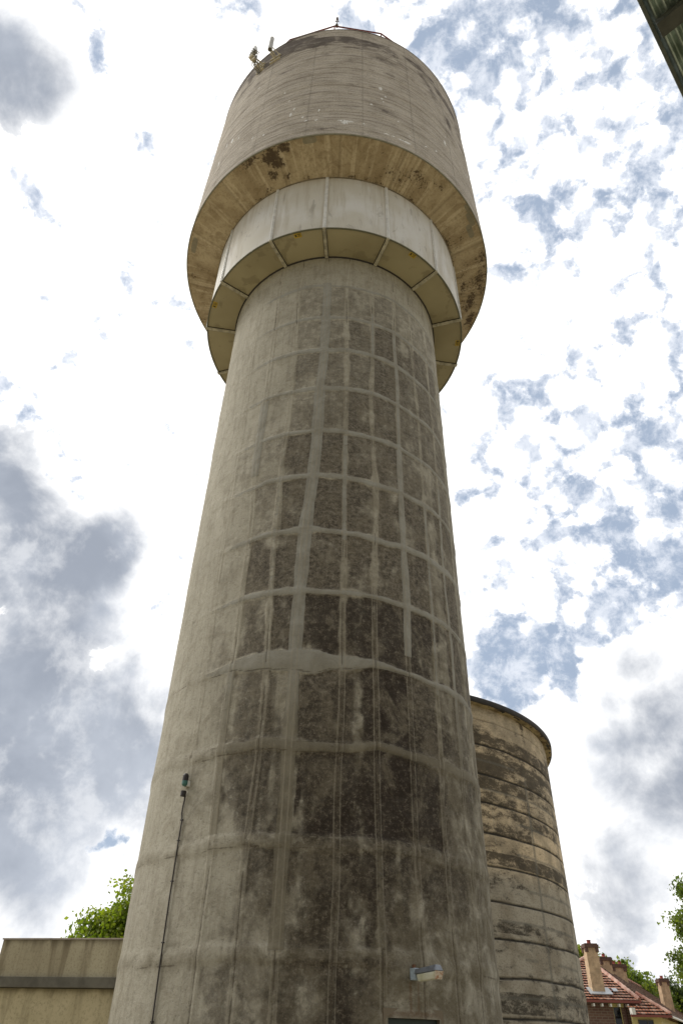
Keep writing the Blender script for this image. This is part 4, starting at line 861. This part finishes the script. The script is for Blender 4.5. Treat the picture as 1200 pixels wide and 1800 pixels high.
def tree(name, label, base, blobs_, n_clump, per, leaf, mt, group, seed, clump_r=.35, trunk=.18, extra=None):
    rng = np.random.RandomState(seed)
    root = thing(name, base, label, 'tree', group)
    cen = []
    tot = sum(b_[3]**2 for b_ in blobs_)
    for (bx_, by_, bz_, r_, sq) in blobs_:
        k = max(3, int(n_clump*r_**2/tot))
        d = rng.normal(size=(k, 3)); d /= np.linalg.norm(d, axis=1)[:, None]
        rr = r_*rng.uniform(.35, 1.0, k)**.6*(1+.12*rng.normal(size=k))
        cen.append(np.array([bx_, by_, bz_])+d*rr[:, None]*np.array([1, 1, sq]))
    cen = np.concatenate(cen)
    if extra is not None: cen = np.concatenate([cen, np.array(extra)])
    N = len(cen)*per
    cid = np.repeat(np.arange(len(cen)), per)
    p = cen[cid]+rng.normal(size=(N, 3))*clump_r*np.array([1, 1, .7])*rng.uniform(.5, 1.1, len(cen))[cid][:, None]
    ax = rng.normal(size=(N, 3)); ax /= np.linalg.norm(ax, axis=1)[:, None]; ax[:, 2] -= .25
    bx2 = np.cross(ax, rng.normal(size=(N, 3))); bx2 /= np.linalg.norm(bx2, axis=1)[:, None]
    L = leaf*rng.uniform(.6, 1.25, N)[:, None]; W = L*.36
    nn = np.cross(ax, bx2)*L*.12
    Vv = np.stack([p-ax*L*.5, p+bx2*W+nn, p+ax*L*.5, p-bx2*W+nn], 1).reshape(-1, 3)
    me = bpy.data.meshes.new('crown'); F = np.arange(N*4)
    me.vertices.add(N*4); me.vertices.foreach_set('co', Vv.reshape(-1).astype(np.float32)); me.loops.add(N*4); me.loops.foreach_set('vertex_index', F.astype(np.int32))
    me.polygons.add(N); me.polygons.foreach_set('loop_start', (np.arange(N)*4).astype(np.int32)); me.update(calc_edges=True)
    at = me.attributes.new('tone', 'FLOAT', 'POINT'); tone = np.clip(rng.uniform(0, 1, len(cen))[cid]*.6+rng.uniform(0, .5, N), 0, 1); at.data.foreach_set('value', np.repeat(tone, 4).astype(np.float32))
    link('crown', me, mt, root)
    # trunk with limbs reaching into the clumps
    B = Vector(base); mid = np.mean([b_[:3] for b_ in blobs_], 0); fork = B.lerp(Vector((mid[0], mid[1], mid[2])), .55); fork.z = min(fork.z, mid[2])
    mb = MB(); mb.tube([B, B.lerp(fork, .5)+Vector((.06, .05, 0)), fork], [trunk*1.3, trunk, trunk*.8], 8)
    sel = rng.choice(len(cen), min(len(cen), 46), replace=False)
    for i in sel:
        c_ = Vector(cen[i]); m1 = fork.lerp(c_, .5)+Vector(rng.normal(size=3)*.12*(c_-fork).length); mb.tube([fork, m1, c_], [trunk*.42, trunk*.2, trunk*.06], 5)
    mb.build('trunk', M_bark, root)
    return root
tree('leafy_tree', 'bright green leafy tree behind the parapet beside the shaft', (-4.6, 24, 0),
     [(-5.6, 24, E_+1.9, 1.5, .9), (-6.55, 24, E_+2.3, 1.15, .85), (-7.15, 24, E_+1.8, .95, .8), (-5.9, 24, E_+3.1, .95, .9), (-4.6, 24, E_+3.0, 1.3, 1), (-6.3, 24.4, E_+2.6, .9, .9), (-5.6, 24.3, E_+2.9, 1.1, .8)], 620, 50, .12, M_leafA, None, 5, .19, .13,
     extra=[(-6.55, 24, E_+3.95), (-6.4, 24, E_+3.8), (-6.25, 24, E_+3.6), (-6.1, 24, E_+3.5), (-7.5, 24, E_+2.85), (-7.3, 24, E_+2.8), (-7.05, 24, E_+2.9), (-6.9, 24, E_+3.1), (-7.6, 24, E_+2.45), (-7.8, 24, E_+2.0), (-8.0, 24, E_+1.7), (-5.9, 24, E_+4.0), (-5.75, 24, E_+3.8)])
tree('spray_leaved_tree', 'tree with drooping leaf sprays entering at the right edge of the picture', (16.2, 30, 0),
     [(14.55, 30, E_+5.2, .85, .55), (14.25, 30, E_+4.6, .6, .5), (13.6, 30, E_+4.15, .5, .45), (13.5, 30, E_+3.7, .45, .4), (13.25, 30, E_+2.95, .5, .4), (13.1, 30, E_+2.45, .4, .4), (14.2, 30, E_+3.4, .9, .7), (14.0, 30, E_+2.5, .8, .6), (14.6, 30, E_+4.2, 1.05, .5), (14.55, 30, E_+3.2, 1.0, .55), (16.2, 30, E_+4.3, 1.8, 1.1), (14.75, 30, E_+2.3, .9, .5), (13.95, 30, E_+5.3, .45, .5), (13.75, 30, E_+4.05, .55, .4), (13.9, 30, E_+2.9, .5, .5)], 800, 46, .12, M_leafD, None, 8, .20, .16)
far = [('bushy_tree', 'yellow green tree just left of the front chimney, beside the reservoir', (31.2, 100), [(30.6, 100, E_+8.4, 2.5, 1), (32.6, 101, E_+7.6, 2.4, 1)], M_leafC, 130, .42),
       ('bushy_tree', 'mid green tree behind the two middle chimneys of the house', (36.5, 105), [(34.6, 104, E_+7.9, 2.2, .9), (36.9, 105, E_+7.1, 2.5, 1), (38.6, 105, E_+6.2, 2.2, 1)], M_leafD, 170, .42),
       ('bushy_tree', 'rounded olive green tree left of the last chimney', (42, 112), [(40.6, 112, E_+7.2, 2.3, 1), (42.8, 112, E_+6.3, 2.3, 1), (45.0, 113, E_+5.4, 2.3, 1), (41, 112, E_+4.5, 3.0, 1), (44, 112, E_+3.6, 3, 1)], M_leafD, 260, .40),
       ('conifer_tree', 'dark tree rising behind the last chimney', (47.0, 114), [(46.6, 114, E_+6.2, 2.3, 1.1), (48.0, 114, E_+4.6, 2.6, 1.2), (46.6, 114, E_+3.6, 2.6, 1)], M_leafB, 230, .38),
       ('conifer_tree', 'dark grey green tree right of the last chimney at the picture edge', (51.5, 112), [(49.6, 112, E_+6.4, 2.1, 1.2), (52.5, 112, E_+5.4, 2.8, 1.2), (50.5, 112, E_+3.8, 2.8, 1.1), (53.5, 112, E_+4, 2.8, 1.1)], M_leafB, 280, .38)]
for i, (nm, lab, (bx_, by_), bl, mt_, nc_, lf) in enumerate(far):
    tree(nm, lab, (bx_, by_, 0), bl, nc_, 60, lf, mt_, 'trees behind the house', 30+i, .55, .25)

# ------------------------------------------------------------------ ground
gx = 600
mg = bpy.data.materials.new('ground_gravel_and_grass'); mg.use_nodes = True; t = NT(mg.node_tree); b = t.N['Principled BSDF']
o = t.obj(); c = t.mix(t.mr(t.noise(o, .35, 6, .6, .4), .42, .58), (.36, .295, .20, 1), (.20, .185, .10, 1)); c = t.mix(t.mul(t.mr(t.noise(o, 40, 4, .7), .45, .65), .5), c, (.42, .38, .28, 1))
t.put(b.inputs['Base Color'], c); b.inputs['Roughness'].default_value = .95
g = poly_obj('ground', [(-gx, -gx, 0), (gx, -gx, 0), (gx, gx, 0), (-gx, gx, 0)], [(0, 1, 2, 3)], mg); g['kind'] = 'structure'
